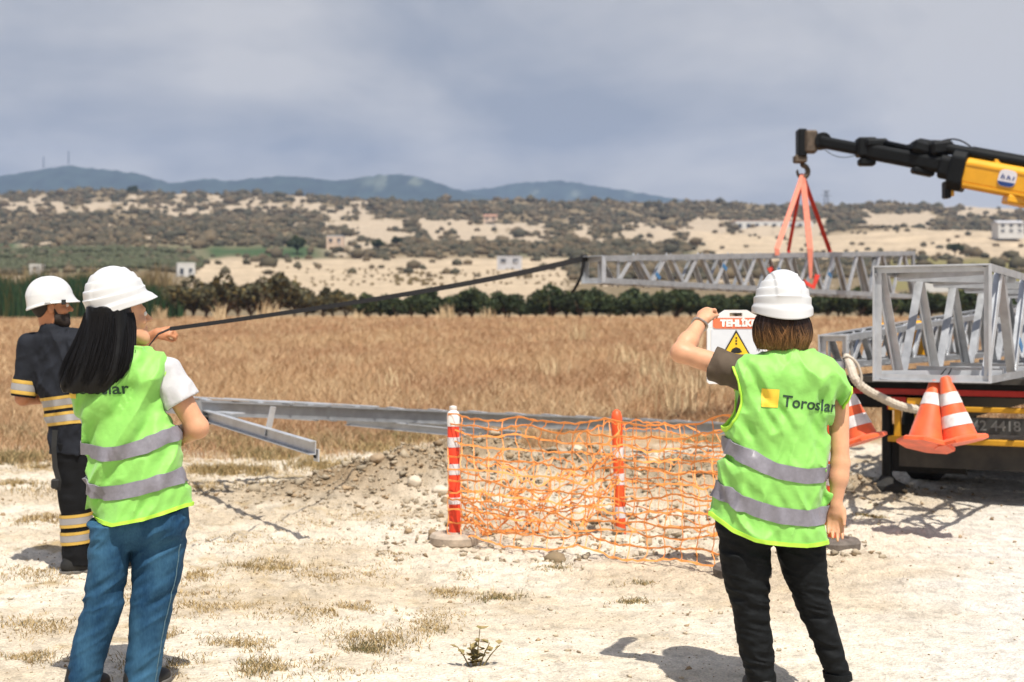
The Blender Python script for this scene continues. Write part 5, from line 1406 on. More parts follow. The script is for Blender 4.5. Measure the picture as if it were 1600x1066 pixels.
def strands(name, roots, paths, w, cols, m_, parent, base, seed=0):
    """hair locks as fine three-sided ribbons; paths (n, m, 3), cols (n, m, 3)"""
    n, m_n, _ = paths.shape
    t_ = np.gradient(paths, axis=1); t_ /= np.maximum(np.linalg.norm(t_, axis=2, keepdims=True), 1e-9)
    a = np.cross(t_, np.array((0.3, 1, 0.1))); a /= np.maximum(np.linalg.norm(a, axis=2, keepdims=True), 1e-9); b_ = np.cross(t_, a)
    taper = np.interp(np.linspace(0, 1, m_n), [0, .7, 1], [1, .9, .15])[None, :, None] * np.asarray(w).reshape(-1, 1, 1)
    ring = [a, -a * .5 + b_ * .86, -a * .5 - b_ * .86]
    V = np.stack([paths + q * taper for q in ring], 2)
    idx = np.arange(n * m_n * 3).reshape(n, m_n, 3)
    Fs = [np.stack([idx[:, :-1, k], idx[:, :-1, (k + 1) % 3], idx[:, 1:, (k + 1) % 3], idx[:, 1:, k]], -1).reshape(-1, 4) for k in range(3)]
    col = np.repeat(cols[:, :, None, :], 3, 2).reshape(-1, 3)
    return link(name, mesh_np(name, V.reshape(-1, 3) - np.array(base), np.concatenate(Fs), True, col), m_, parent)

def shoe(x, y, z, ang, parent, base, L=.26, m_='shoe_black'):
    R = Matrix.Rotation(ang, 3, 'Z'); Rn = np.array(R)
    def loc(P): return (P - np.array((x, y, z))) @ Rn
    def f(P):
        q = loc(P)
        d = smin(ell(q, (0, -.02, .055), (.042, .075, .058)), ell(q, (0, .09, .035), (.046, .095, .038)), .04)
        d = smin(d, cap(q, (0, -.035, .06), (0, -.03, .115), .042, .040), .02)
        return np.maximum(d, .012 - q[:, 2])
    o = sdf_obj('shoe', f, (x - .2, y - .22, z - .02), (x + .2, y + .26, z + .2), .006, m_, parent, base)
    def g(P):
        q = loc(P); d = smin(ell(q, (0, -.02, .02), (.046, .082, .06)), ell(q, (0, .09, .02), (.050, .10, .06)), .04)
        return np.maximum(np.maximum(d, q[:, 2] - .026), .0 - q[:, 2])
    sdf_obj('sole', g, (x - .2, y - .22, z - .02), (x + .2, y + .26, z + .2), .006, 'shoe_sole', o, base)

# ================================================================== woman on the right
D2 = 5.73
def w2(px, py, dy=0.0): return at(px, py, D2 + dy)
B2 = np.array(((1252 - 800) / F_PX * D2, D2, 0.0))
W2 = thing('person', 'woman in green reflective vest, white helmet and black jeans, raising her left arm', 'person', B2, 'people in helmets watching the lift')
lo2, hi2 = (.45, D2 - .42, -.02), (1.75, D2 + .45, 1.78)
hc2 = w2(1221, 503, .03); M2 = frame((-.05, 1, .02), -.05, .02)
head2 = head_sdf(hc2, M2, .98)
sh_l, el_l, wr_l = w2(1160, 582, .03), w2(1064, 551, .13), w2(1096, 503, .29)
sh_r, el_r, wr_r = w2(1309, 618, .07), w2(1313, 725, .02), w2(1306, 789, .0)
hips2 = w2(1204, 800)
def body2(P):
    d = head2(P)
    d = smin(d, cap(P, hc2 + (0, -.03, -.06), w2(1222, 558, .01), .050, .050), .03)
    d = smin(d, cap(P, w2(1222, 575, .02), w2(1222, 600, .02), .05, .06), .04)
    d = smin(d, cap(P, w2(1222, 610, .02), w2(1205, 790, .02), .07, .075), .05)
    d = smin(d, cap(P, w2(1222, 600, .02), sh_l, .04, .044), .03); d = smin(d, cap(P, w2(1222, 605, .02), sh_r, .04, .042), .03)
    arm = smin(cap(P, sh_l, el_l, .049, .040), cap(P, el_l, el_l + (wr_l - el_l) * .35, .041, .040), .02)
    arm = smin(arm, cap(P, el_l + (wr_l - el_l) * .3, wr_l, .040, .0265), .02)
    arm = smin(arm, hand_sdf(P, wr_l, (.25, .50, .52), (.55, .60, -.65), -1, 1.35, .165, thumb=.5), .012)
    arm2 = smin(cap(P, sh_r, el_r, .045, .036), cap(P, el_r, el_r + (wr_r - el_r) * .35, .036, .037), .02)
    arm2 = smin(arm2, cap(P, el_r + (wr_r - el_r) * .3, wr_r, .036, .024), .02)
    arm2 = smin(arm2, hand_sdf(P, wr_r, (-.03, .03, -1), (-.15, -.95, .1), -1, .42, .165, thumb=.3), .012)
    d = smin(d, arm, .02); d = smin(d, arm2, .02)
    for a, b_, c in ((w2(1180, 820), w2(1172, 960, .01), w2(1190, 1083)), (w2(1240, 830), w2(1272, 965, .02), w2(1312, 1080, .05))):
        d = smin(d, cap(P, a, b_, .05, .035), .03); d = smin(d, cap(P, b_, c, .035, .030), .02)
    return d
sdf_obj('body', body2, lo2, hi2, .005, 'skin_light', W2, B2)
for s in (-1, 1):
    e = hc2 + M2 @ (np.array((s * .031, .083, .006)) * .98); MB().lathe([(.001, -.011), (.008, -.008), (.011, 0), (.008, .008), (.001, .011)], e, 12).build('eye', 'eye_white', W2, B2, smooth=True)
# vest
v2L = lofter(D2, [(548, 1185, 1268), (562, 1152, 1302), (580, 1146, 1320), (600, 1145, 1326), (640, 1141, 1315), (675, 1136, 1299), (720, 1128, 1296), (760, 1121, 1294), (800, 1115, 1292), (850, 1111, 1291)], [D2 - .0] * 10, [.06, .09, .112, .124, .13, .132, .135, .14, .146, .150], 2.2, .02)
zhem = lambda x: np.interp(x, [(p - 800) / F_PX * D2 for p in (1108, 1140, 1170, 1200, 1250, 1292)], [CAMH - (y - HOR) / (F_PX / D2) for y in (804, 826, 838, 843, 847, 845)])
def vfold(P, A=1.0, seed=0, tx=.55, cx=1.09):
    u = P[:, 0] + (P[:, 2] - 1.1) * tx; w_ = P[:, 2] - P[:, 0] * tx
    f1 = ridge(np.stack([u * 7.5, w_ * 2.2, P[:, 1] * 4], -1), (1, 1, 1), 41 + seed, 3) * .026
    f2 = ridge(np.stack([(P[:, 0] - (P[:, 2] - 1) * .35) * 13, P[:, 2] * 5, P[:, 1] * 6], -1), (1, 1, 1), 43 + seed, 2) * .014
    f3 = (fbm(P * np.array((30, 30, 22)), 2, 45 + seed) - .5) * .005
    return A * (f1 + f2 + f3 - .026)
def vest2_base(P):
    d = v2L.d(P)
    d = smin(d, ell(P, w2(1222, 590, -.03), (.165, .085, .07)), .05)
    near = np.abs(d) < .035
    if near.any(): d[near] = d[near] - vfold(P[near], 1.0, 0)
    return d
# brown tee
tee2L = lofter(D2, [(572, 1175, 1275), (600, 1158, 1300), (640, 1150, 1298), (680, 1150, 1285), (760, 1146, 1275), (800, 1146, 1275)], D2, .085)
slv_e = sh_l + (el_l - sh_l) * .46
def tee2(P):
    d = tee2L.d(P)
    d = smin(d, cap(P, w2(1190, 588), sh_l, .045, .056), .03); d = smin(d, cap(P, w2(1245, 595), sh_r, .045, .046), .03)
    q = P + (fbm(P * 20, 2, 5)[:, None] - .5) * .01
    t_ = (el_l - sh_l) / np.linalg.norm(el_l - sh_l)
    s = cap(q, sh_l - t_ * .02, slv_e + t_ * .05 + (0, 0, -.006), .066, .071)
    s = np.maximum(s, (P - slv_e) @ t_); s = np.maximum(s, -cap(P, sh_l + t_ * .06, slv_e + t_ * .08, .05, .057))
    d = np.maximum(d, vest2_base(P) + .010 - 8 * np.maximum(0, .014 - np.minimum(ell(P, w2(1137, 622, .0), (.058, .105, .135)), ell(P, w2(1338, 640, .0), (.050, .085, .105)))))
    d = smin(d, s - .006 * ridge(P, (16, 8, 8), 3), .012)
    return d
sdf_obj('shirt', tee2, lo2, hi2, .006, 'brown_tee', W2, B2)
# trousers
hip2 = lofter(D2, [(770, 1128, 1282), (800, 1122, 1289), (825, 1121, 1291), (838, 1130, 1282), (846, 1160, 1250)], D2 + .0, [.118, .128, .12, .10, .06])
legL2 = lofter(D2, [(815, 1121, 1206), (850, 1122, 1207), (900, 1128, 1205), (950, 1142, 1203), (975, 1147, 1204), (1000, 1150, 1208), (1030, 1157, 1211), (1066, 1168, 1213), (1092, 1171, 1212)], D2, [.115, .105, .095, .085, .078, .078, .075, .068, .065], 2.1)
legR2 = lofter(D2, [(815, 1206, 1290), (850, 1209, 1291), (900, 1224, 1295), (950, 1245, 1301), (970, 1253, 1307), (1000, 1267, 1315), (1030, 1280, 1324), (1052, 1290, 1330), (1066, 1291, 1332)], D2 + .02, [.115, .105, .095, .082, .076, .074, .070, .065, .065], 2.1)
def creases(P, seed, amp, zk, fx=9, fz=34, tilt=0.0):
    q = P * np.array((fx, fx, fz)); q[:, 2] += P[:, 0] * tilt * fz
    w_ = .35 + .9 * sum(np.exp(-((P[:, 2] - z0) / wd) ** 2) * a for z0, wd, a in zk)
    return amp * w_ * (ridge(q, (1, 1, 1), seed, 2) - .95)
KN2 = [(.40, .10, .9), (.62, .06, .7), (.16, .08, .7)]
def jeans2(P):
    d = smin(smin(legL2.d(P), legR2.d(P), .012), hip2.d(P), .03)
    near = np.abs(d) < .03
    if near.any(): d[near] = d[near] - creases(P[near], 31, .0100, KN2, tilt=.25)
    up = (P[:, 2] > zhem(P[:, 0]) - .005) & (d < .05)
    if up.any(): d[up] = np.maximum(d[up], vest2_base(P[up]) + .014)
    return d
sdf_obj('trousers', jeans2, lo2, hi2, .005, 'black_denim', W2, B2)
for lf, zc in ((legR2, CAMH - (1057 - HOR) / (F_PX / D2)), (legL2, CAMH - (1080 - HOR) / (F_PX / D2))):
    band('hem_cuff', jeans2 if False else (lambda P, lf=lf: lf.d(P)), lf, lambda x, zc=zc: np.full_like(x, zc), .026, .005, 'black_denim', W2, B2, n=60)
shoe(w2(1190, 0)[0], D2 + .02, 0, .1, W2, B2); shoe(w2(1313, 0)[0], D2 + .07, .005, -.25, W2, B2)
def vest2(P):
    d = vest2_base(P)
    d = np.maximum(d, zhem(P[:, 0]) - P[:, 2])
    d = smax(d, -cap(P, w2(1222, 512, .0), w2(1222, 530, .08), .060, .066), .012)     # neck opening
    d = smax(d, -ell(P, w2(1137, 622, .0), (.058, .105, .135)), .01)                 # left arm hole
    d = smax(d, -ell(P, w2(1338, 640, .0), (.050, .085, .105)), .01)                 # right arm hole
    return d
vest = sdf_obj('vest', vest2, (.7, D2 - .3, .58), (1.5, D2 + .3, 1.48), .0045, 'vest_green', W2, B2)
def zline(d, pts): 
    xs = [(p - 800) / F_PX * d for p, _ in pts]; zs = [CAMH - (y - HOR) * d / F_PX for _, y in pts]
    return lambda x: np.interp(x, xs, zs)
band('reflective_stripe', vest2_base, v2L, zline(D2, [(1125, 692), (1140, 700), (1170, 716), (1205, 731), (1250, 739), (1296, 738)]), .060, .006, 'reflective_tape', vest, B2)
band('reflective_stripe', vest2_base, v2L, zline(D2, [(1116, 762), (1140, 775), (1170, 788), (1205, 798), (1250, 803), (1294, 801)]), .064, .006, 'reflective_tape', vest, B2)
band('hem_binding', vest2_base, v2L, lambda x: zhem(x) + .006, .016, .003, 'vest_binding', vest, B2)
print_on('Toroslar', .0635, vest2_base, w2(1257, 630), -.125, 'logo_black', 'logo_text', vest, B2, bold=.0010, me=None)
print_on('', .1, vest2_base, w2(1195.5, 620), -.06, 'logo_yellow', 'logo_square', vest, B2, me=square_mesh(.066, .072))
def binding(f, g, lo, hi, parent, base):
    """cord sewn along the curve where the surfaces f and g meet"""
    return sdf_obj('edge_binding', lambda P: np.sqrt(f(P) ** 2 + g(P) ** 2) - .0055, lo, hi, .004, 'vest_binding', parent, base)
binding(vest2_base, lambda P: ell(P, w2(1137, 622, .0), (.058, .105, .135)), (.82, D2 - .18, 1.0), (1.02, D2 + .05, 1.45), vest, B2)
binding(vest2_base, lambda P: ell(P, w2(1338, 640, .0), (.050, .085, .105)), (1.22, D2 - .18, .98), (1.42, D2 + .05, 1.35), vest, B2)
# helmet, hair, bracelet
helmet('helmet', hc2 + M2 @ np.array((0, -.012, .057)), M2, W2, B2, 'ribbed', 1.01)
hair2L = lofter(D2, [(478, 1192, 1252), (492, 1184, 1260), (506, 1178, 1266), (520, 1178, 1267), (535, 1182, 1263), (545, 1188, 1257)], D2 + .0, [.07, .085, .098, .098, .085, .07], 2.2)
def hair2(P):
    a = np.arctan2(P[:, 0] - hc2[0], -(P[:, 1] - D2))
    d = np.maximum(hair2L.d(P), (P[:, 1] - D2) - .05)
    return d - .003 * np.sin(a * 31 + P[:, 2] * 12) - .004 * (fbm(np.stack([a * 9, P[:, 2] * 6, a * 0], -1), 2, 4) - .5)
def hcol2(V):
    t_ = sstep(1.485, 1.425, V[:, 2])[:, None]; return np.array((.028, .014, .008)) * (1 - t_) + np.array((.17, .078, .030)) * t_
sdf_obj('hair', hair2, (.9, D2 - .2, 1.38), (1.3, D2 + .2, 1.62), .005, 'hair_brown', W2, B2, col=hcol2)
r2 = np.random.default_rng(4); nS = 900
th = r2.uniform(-2.0, 2.0, nS); zt = 1.54; m_n = 9
tt_ = np.linspace(0, 1, m_n)[None]
zb_ = r2.uniform(1.405, 1.44, nS)[:, None] + .012 * np.sin(th * 9)[:, None]
Z = zt + (zb_ - zt) * tt_
cx, a_, cy, b_ = hair2L.at(np.clip(Z, hair2L.zs[0], hair2L.zs[-1]))
fl = 1.03 + r2.uniform(-.03, .10, nS)[:, None] * tt_ ** 2
TH = th[:, None] + (r2.uniform(-.3, .3, nS)[:, None]) * tt_ + .07 * np.sin(tt_ * 5 + th[:, None] * 7)
paths = np.stack([cx + np.sin(TH) * a_ * fl, cy - np.cos(TH) * b_ * fl, Z], -1)
tcol = sstep(.35, .95, tt_ + r2.uniform(-.2, .2, nS)[:, None])[..., None]
cols = (np.array((.026, .013, .008)) * (1 - tcol) + np.array((.25, .125, .050)) * tcol) * r2.uniform(.5, 1.6, (nS, 1, 1))
strands('hair_locks', None, paths, r2.uniform(.0012, .0026, nS), cols, 'hair_strands', W2, B2)
tw_ = (wr_l - el_l) / np.linalg.norm(wr_l - el_l); Rw = Vector(tw_).to_track_quat('Z', 'Y').to_matrix()
wc = wr_l - tw_ * .022
br_ = thing('bracelet', 'silver link bracelet watch on the raised wrist of the woman in the brown tee', 'bracelet', wc)
for k in range(22):
    a = 2 * math.pi * k / 22; p = np.array(Rw @ Vector((math.cos(a) * .0335, math.sin(a) * .0315, .004 * math.sin(a * 2))))
    MB().box(p, (.009, .009, .010), Rw @ Matrix.Rotation(a, 3, 'Z')).build('link', 'metal_watch', br_, bevel=.0015)

# ================================================================== woman on the left
D1 = 5.77
def w1(px, py, dy=0.0): return at(px, py, D1 + dy)
B1 = np.array(((180 - 800) / F_PX * D1, D1, 0.0))
W1 = thing('person', 'woman with long black hair, green vest, grey tee and blue jeans, arms folded', 'person', B1, 'people in helmets watching the lift')
lo1, hi1 = (-2.05, D1 - .42, -.02), (-1.1, D1 + .45, 1.79)
M1 = frame((.86, .52, .02), .10, .0); hc1 = w1(192, 496, .02)
head1 = head_sdf(hc1, M1, .98)
s_r, e_r = w1(262, 588, .02), w1(308, 668, .03); f_r = w1(268, 690, .22)
s_l, e_l, f_l = w1(140, 610, .06), w1(160, 695, .20), w1(250, 686, .13)
def body1(P):
    d = head1(P)
    d = smin(d, cap(P, hc1 + (-.02, -.01, -.06), w1(188, 560, .01), .048, .050), .03)
    d = smin(d, cap(P, w1(190, 595, .02), w1(212, 780, .02), .068, .072), .05)
    d = smin(d, cap(P, w1(195, 592, .02), s_r, .042, .046), .03); d = smin(d, cap(P, w1(190, 595, .02), s_l, .042, .042), .03)
    arm = smin(cap(P, s_r, e_r, .052, .043), cap(P, e_r, e_r + (f_r - e_r) * .4, .043, .041), .02); arm = smin(arm, cap(P, e_r, f_r, .040, .027), .02)
    arm = smin(arm, hand_sdf(P, f_r, (-.8, .3, .1), (0, -.9, .2), 1, .5, .165), .012)
    ar2 = smin(cap(P, s_l, e_l, .045, .038), cap(P, e_l, f_l, .038, .026), .02)
    ar2 = smin(ar2, hand_sdf(P, f_l, (.93, -.22, .08), (.1, -.9, -.1), -1, .35, .165), .012)
    d = smin(d, smin(arm, ar2, .01), .02)
    for a, b_, c in ((w1(170, 830), w1(160, 960), w1(128, 1100)), (w1(245, 830), w1(236, 960), w1(215, 1100, .02))):
        d = smin(d, cap(P, a, b_, .05, .035), .03); d = smin(d, cap(P, b_, c, .034, .030), .02)
    return d
sdf_obj('body', body1, lo1, hi1, .005, 'skin_light', W1, B1)
for s in (-1, 1):
    e = hc1 + M1 @ (np.array((s * .031, .083, .006)) * .98); MB().lathe([(.001, -.011), (.008, -.008), (.011, 0), (.008, .008), (.001, .011)], e, 12).build('eye', 'eye_white', W1, B1, smooth=True)
tip_dir = np.array((.72, -.42, -.1)); tip_dir /= np.linalg.norm(tip_dir)
v1L = lofter(D1, [(545, 165, 240), (560, 140, 262), (580, 118, 268), (605, 106, 266), (640, 118, 262), (680, 131, 279), (720, 138, 284), (760, 141, 292), (800, 139, 297), (830, 138, 298)], D1, [.06, .09, .112, .122, .128, .132, .134, .138, .144, .148], 2.2, .02)
zhem1 = lambda x: np.interp(x, [(p - 800) / F_PX * D1 for p in (136, 160, 190, 240, 297)], [CAMH - (y - HOR) * D1 / F_PX for y in (804, 812, 815, 806, 789)])
def vest1_base(P):
    d = v1L.d(P)
    d = smin(d, ell(P, w1(192, 590, -.03), (.145, .085, .07)), .05)
    near = np.abs(d) < .035
    if near.any(): d[near] = d[near] - vfold(P[near], 1.0, 9, -.5)
    return d
tee1L = lofter(D1, [(580, 160, 245), (600, 140, 262), (640, 138, 262), (680, 145, 262), (760, 155, 270), (800, 155, 275)], D1, .085)
sle1 = s_r + (e_r - s_r) * .50; sle1b = s_l + (e_l - s_l) * .5
def tee1(P):
    d = smin(tee1L.d(P), cap(P, w1(215, 588), s_r, .045, .058), .03)
    d = np.maximum(d, vest1_base(P) + .010 - 8 * np.maximum(0, .014 - ell(P, w1(283, 602, .03), (.062, .12, .130))))
    for s0, e0, se, ra in ((s_r, e_r, sle1, .070), (s_l, e_l, sle1b, .062)):
        t_ = (e0 - s0) / np.linalg.norm(e0 - s0)
        s = cap(P, s0 - t_ * .015, se + t_ * .05, ra * .93, ra * 1.06) - .007 * ridge(P, (14, 8, 10), 7)
        s = np.maximum(s, (P - se) @ t_ + .02 * (P[:, 0] - se[0])); s = np.maximum(s, -cap(P, s0 + t_ * .07, se + t_ * .09, ra * .78, ra * .9))
        d = smin(d, s, .012)
    return d
sdf_obj('shirt', tee1, lo1, hi1, .006, 'grey_tee', W1, B1)
hip1 = lofter(D1, [(760, 150, 285), (790, 143, 294), (820, 141, 294), (840, 146, 286), (856, 165, 250)], D1, [.11, .125, .132, .11, .06])
legL1 = lofter(D1, [(815, 141, 212), (850, 141, 206), (900, 140, 201), (950, 130, 196), (1000, 118, 176), (1040, 111, 165), (1066, 107, 160), (1098, 101, 158)], D1 - .03, [.115, .105, .098, .088, .080, .078, .076, .075], 2.1)
legR1 = lofter(D1, [(815, 200, 292), (850, 203, 289), (900, 203, 281), (950, 200, 268), (1000, 198, 256), (1040, 193, 250), (1066, 190, 246), (1098, 186, 243)], D1 + .03, [.115, .108, .1, .09, .082, .079, .077, .076], 2.1)
KN1 = [(.42, .12, .8), (.66, .07, .8), (.12, .08, .6)]
def jeans1(P):
    d = smin(smin(legL1.d(P), legR1.d(P), .010), hip1.d(P), .03)
    near = np.abs(d) < .03
    if near.any(): d[near] = d[near] - creases(P[near], 37, .0100, KN1, fx=7, fz=20, tilt=-.6)
    up = (P[:, 2] > zhem1(P[:, 0]) - .005) & (d < .05)
    if up.any(): d[up] = np.maximum(d[up], vest1_base(P[up]) + .014)
    return d
tj = sdf_obj('trousers', jeans1, lo1, hi1, .005, 'blue_denim', W1, B1)
def seam(lf, f, th, z0, z1, name, n=50, w=.0035):
    z = np.linspace(z0, z1, n); cx, a, cy, b_ = lf.at(z); dv = -np.tile(np.array((math.cos(th), math.sin(th), 0)), (n, 1))
    P = trace(f, np.stack([cx, cy, z], -1) - dv * .3, dv, 50, .6, .001)
    return MB().tube(list(P), w, 5).build(name, 'denim_seam', tj, B1, smooth=True)
seam(legR1, jeans1, -.50, .02, .62, 'side_seam', w=.0022);
shoe(w1(128, 0)[0], D1 - .01, 0, -.3, W1, B1); shoe(w1(214, 0)[0], D1 + .06, .005, -.4, W1, B1)
def vest1(P):
    d = vest1_base(P); d = np.maximum(d, zhem1(P[:, 0]) - P[:, 2])
    d = smax(d, -cap(P, w1(190, 512, .0), w1(192, 530, .08), .058, .064), .012)
    d = smax(d, -ell(P, w1(283, 602, .03), (.062, .12, .130)), .01)
    return d
vest = sdf_obj('vest', vest1, (-1.9, D1 - .3, .62), (-1.2, D1 + .3, 1.48), .0045, 'vest_green', W1, B1)
band('reflective_stripe', vest1_base, v1L, zline(D1, [(132, 697), (150, 703), (175, 706), (200, 704), (240, 693), (280, 676)]), .056, .006, 'reflective_tape', vest, B1)
band('reflective_stripe', vest1_base, v1L, zline(D1, [(138, 755), (155, 764), (175, 767), (200, 764), (245, 754), (295, 739)]), .058, .006, 'reflective_tape', vest, B1)
band('hem_binding', vest1_base, v1L, lambda x: zhem1(x) + .006, .014, .003, 'vest_binding', vest, B1)
print_on('Toroslar', .066, vest1_base, w1(165, 606), .0, 'logo_black', 'logo_text', vest, B1, bold=.001)
print_on('', .1, vest1_base, w1(122, 611), .02, 'logo_yellow', 'logo_square', vest, B1, me=square_mesh(.05, .052))
binding(vest1_base, lambda P: ell(P, w1(283, 602, .03), (.062, .12, .130)), (-1.5, D1 - .18, 1.05), (-1.28, D1 + .08, 1.45), vest, B1)
helmet('helmet', hc1 + M1 @ np.array((0, -.018, .060)), M1 @ np.array(Matrix.Rotation(.16, 3, 'X')), W1, B1, 'ribbed', 1.0)
# long hair
def poly_line(pts): return [w1(*p) for p in pts]
hp1 = [(480, 140, 208), (505, 134, 213), (530, 128, 214), (555, 120, 213), (580, 113, 207), (598, 110, 192), (612, 114, 178)]
hair1L = lofter(D1, hp1, [D1 - .02, D1 - .03, D1 - .055, D1 - .085, D1 - .105, D1 - .115, D1 - .115], [.10, .092, .078, .062, .050, .042, .034], 2.3)
def hair1(P):
    u = (P[:, 0] - np.interp(P[:, 2], hair1L.zs, hair1L.cx))
    d = hair1L.d(P)
    return d - .004 * np.sin(u * 95 + P[:, 2] * 9) * .6 - .006 * (fbm(np.stack([u * 28, P[:, 2] * 3, P[:, 1] * 6], -1), 2, 4) - .5)
sdf_obj('hair', hair1, (-1.95, D1 - .3, 1.2), (-1.3, D1 + .2, 1.62), .005, 'hair_black', W1, B1)
nS = 1100; m_n = 10; tt_ = np.linspace(0, 1, m_n)[None]
th = r2.uniform(-2.3, 2.3, nS); zt = 1.555; zb_ = (r2.uniform(1.24, 1.30, nS) + .02 * np.cos(th * 1.2))[:, None]
Z = zt + (zb_ - zt) * tt_; cx, a_, cy, b_ = hair1L.at(np.clip(Z, hair1L.zs[0], hair1L.zs[-1]))
TH = th[:, None] + r2.uniform(-.15, .15, nS)[:, None] * tt_; fl = 1.03 + (r2.uniform(-.03, .06, nS) + .16 * (r2.random(nS) < .10) * r2.random(nS))[:, None] * tt_
paths = np.stack([cx + np.sin(TH) * a_ * fl, cy - np.cos(TH) * b_ * fl, Z], -1)
strands('hair_locks', None, paths, r2.uniform(.0012, .0028, nS), np.tile(np.array((.0045, .004, .0042)), (nS, m_n, 1)) * r2.uniform(.5, 1.9, (nS, 1, 1)), 'hair_strands', W1, B1)
ec = hc1 + M1 @ np.array((.082, -.004, -.052))
eo = MB().tube([ec + np.array((math.cos(a) * .014, 0, math.sin(a) * .014)) for a in np.linspace(0, 2 * math.pi, 18)], .0022, 6).build('earring', 'gold', None, ec, smooth=True); eo.location = ec
tag(eo, 'small gold hoop earring of the woman with long black hair', 'earring')

# ================================================================== man pulling the strap
D0 = 8.61
def m0(px, py, dy=0.0): return at(px, py, D0 + dy)
B0 = np.array(((135 - 800) / F_PX * D0, D0, gzs((135 - 800) / F_PX * D0, D0)))
W0 = thing('person', 'bearded man in dark workwear with yellow reflective bands, pulling the black strap', 'person', B0, 'people in helmets watching the lift')
lo0, hi0 = (-3.15, D0 - .5, -.05), (-1.95, D0 + .5, 1.88)
M0 = frame((.93, .36, .02), .0, .0); hc0 = m0(81, 479, .0)
head0 = head_sdf(hc0, M0, 1.02)
ls, le, lw = m0(48, 540, .0), m0(36, 622, -.02), m0(98, 622, .30)
rs, re_, rw_ = m0(138, 533, .02), m0(205, 543, .0), m0(246, 521, -.10)
def body0(P):
    d = head0(P)
    d = smin(d, cap(P, hc0 + (-.025, 0, -.06), m0(80, 520), .057, .060), .03)
    d = smin(d, cap(P, m0(97, 562, .02), m0(118, 690, .02), .075, .075), .05)
    d = smin(d, cap(P, m0(90, 545, .02), ls, .045, .048), .03); d = smin(d, cap(P, m0(95, 545, .02), rs, .045, .048), .03)
    a = smin(cap(P, ls, le, .052, .043), cap(P, le, lw, .045, .030), .02); a = smin(a, hand_sdf(P, lw, (.9, .3, 0), (0, .3, .9), 1, 1.1, .19), .012)
    c = smin(cap(P, rs, re_, .054, .045), cap(P, re_, re_ + (rw_ - re_) * .4, .046, .044), .02); c = smin(c, cap(P, re_, rw_, .044, .031), .02)
    c = smin(c, hand_sdf(P, rw_, (.95, -.1, .16), (.05, .75, -.65), -1, 1.45, .185, thumb=.5), .012)
    d = smin(d, smin(a, c, .005), .02)
    for q in (((118, 720), (116, 800), (118, 884)), ((160, 720, .12), (172, 800, .12), (178, 884, .12))):
        d = smin(d, cap(P, m0(*q[0]), m0(*q[1]), .055, .045), .03); d = smin(d, cap(P, m0(*q[1]), m0(*q[2]), .045, .04), .02)
    return d
sdf_obj('body', body0, lo0, hi0, .006, 'skin_tan', W0, B0)
for s in (-1, 1):
    e = hc0 + M0 @ (np.array((s * .031, .084, .006)) * 1.02); MB().lathe([(.001, -.011), (.008, -.008), (.011, 0), (.008, .008), (.001, .011)], e, 12).build('eye', 'eye_white', W0, B0, smooth=True)
def beard0(P):
    q = (P - hc0) @ M0 / 1.02
    d = head0(P) - .006 - .002 * fbm(P * 90, 2, 3)
    zone = np.maximum(q[:, 2] - np.interp(q[:, 1], [-.01, .01, .03, .06, .10], [-.008, -.012, -.045, -.050, -.042]), .008 - q[:, 1])
    lip = ell(q, (0, .095, -.062), (.017, .02, .009))
    return np.maximum(np.maximum(d, zone), -lip)
sdf_obj('beard', beard0, hc0 - .16, hc0 + .16, .004, 'beard_black', W0, B0)
def hairc0(P):
    q = (P - hc0) @ M0 / 1.02
    d = np.minimum(head0(P), ell(q, (0, -.02, .02), (.079, .097, .10))) - .0045
    zone = np.maximum(np.interp(q[:, 1], [-.12, -.085, -.05, -.02, .02, .06], [-.085, -.08, -.05, .0, .01, .045]) - q[:, 2], q[:, 1] - .055)
    ear = np.minimum(ell(q, (.08, -.006, -.012), (.022, .027, .038)), ell(q, (-.08, -.006, -.012), (.022, .027, .038)))
    return np.maximum(np.maximum(d, zone), -ear)
sdf_obj('hair', hairc0, hc0 - .16, hc0 + .16, .004, 'beard_black', W0, B0)
shL = lofter(D0, [(519, 66, 118), (527, 54, 140), (545, 44, 150), (580, 50, 152), (620, 62, 150), (660, 74, 150), (700, 80, 152), (708, 80, 152)], D0, [.08, .11, .125, .135, .135, .135, .135, .135], 2.2)
lse = ls + (le - ls) * .98; rse = rs + (re_ - rs) * .85
def polo_base(P):
    d = shL.d(P); d = smin(d, cap(P, m0(85, 533), ls, .075, .065), .04); d = smin(d, cap(P, m0(95, 530), rs, .075, .062), .04)
    near = np.abs(d) < .04
    if near.any(): d[near] = d[near] - vfold(P[near], .8, 5, .5)
    return d
def sleeve(P, s0, e0, se, r0, r1, seed):
    t_ = (e0 - s0) / np.linalg.norm(e0 - s0)
    s = cap(P, s0, se + t_ * .05, r0, r1) - .008 * ridge(P, (10, 8, 14), seed)
    return np.maximum(s, (P - se) @ t_)
def polo(P):
    d = smin(polo_base(P), sleeve(P, ls, le, lse, .068, .066, 3), .04); d = smin(d, sleeve(P, rs, re_, rse, .070, .066, 4), .04)
    col_ = np.maximum(cap(P, m0(80, 517, -.01), m0(83, 523, .0), .070, .078), -cap(P, m0(79, 495), m0(82, 530), .060, .062))
    return smin(d, col_, .012)
shirt = sdf_obj('shirt', polo, lo0, hi0, .006, 'navy_workwear', W0, B0)
lt_ = (le - ls) / np.linalg.norm(le - ls); lrot = Vector(lt_).to_track_quat('Z', 'Y').to_matrix()
def cuff(c, R, r, w, m_, par, nm): MB().lathe([(r - .004, -w/2), (r, -w/2), (r + .0015, 0), (r, w/2), (r - .004, w/2)], c, 32, R).build(nm, m_, par, B0, smooth=True, auto=50)
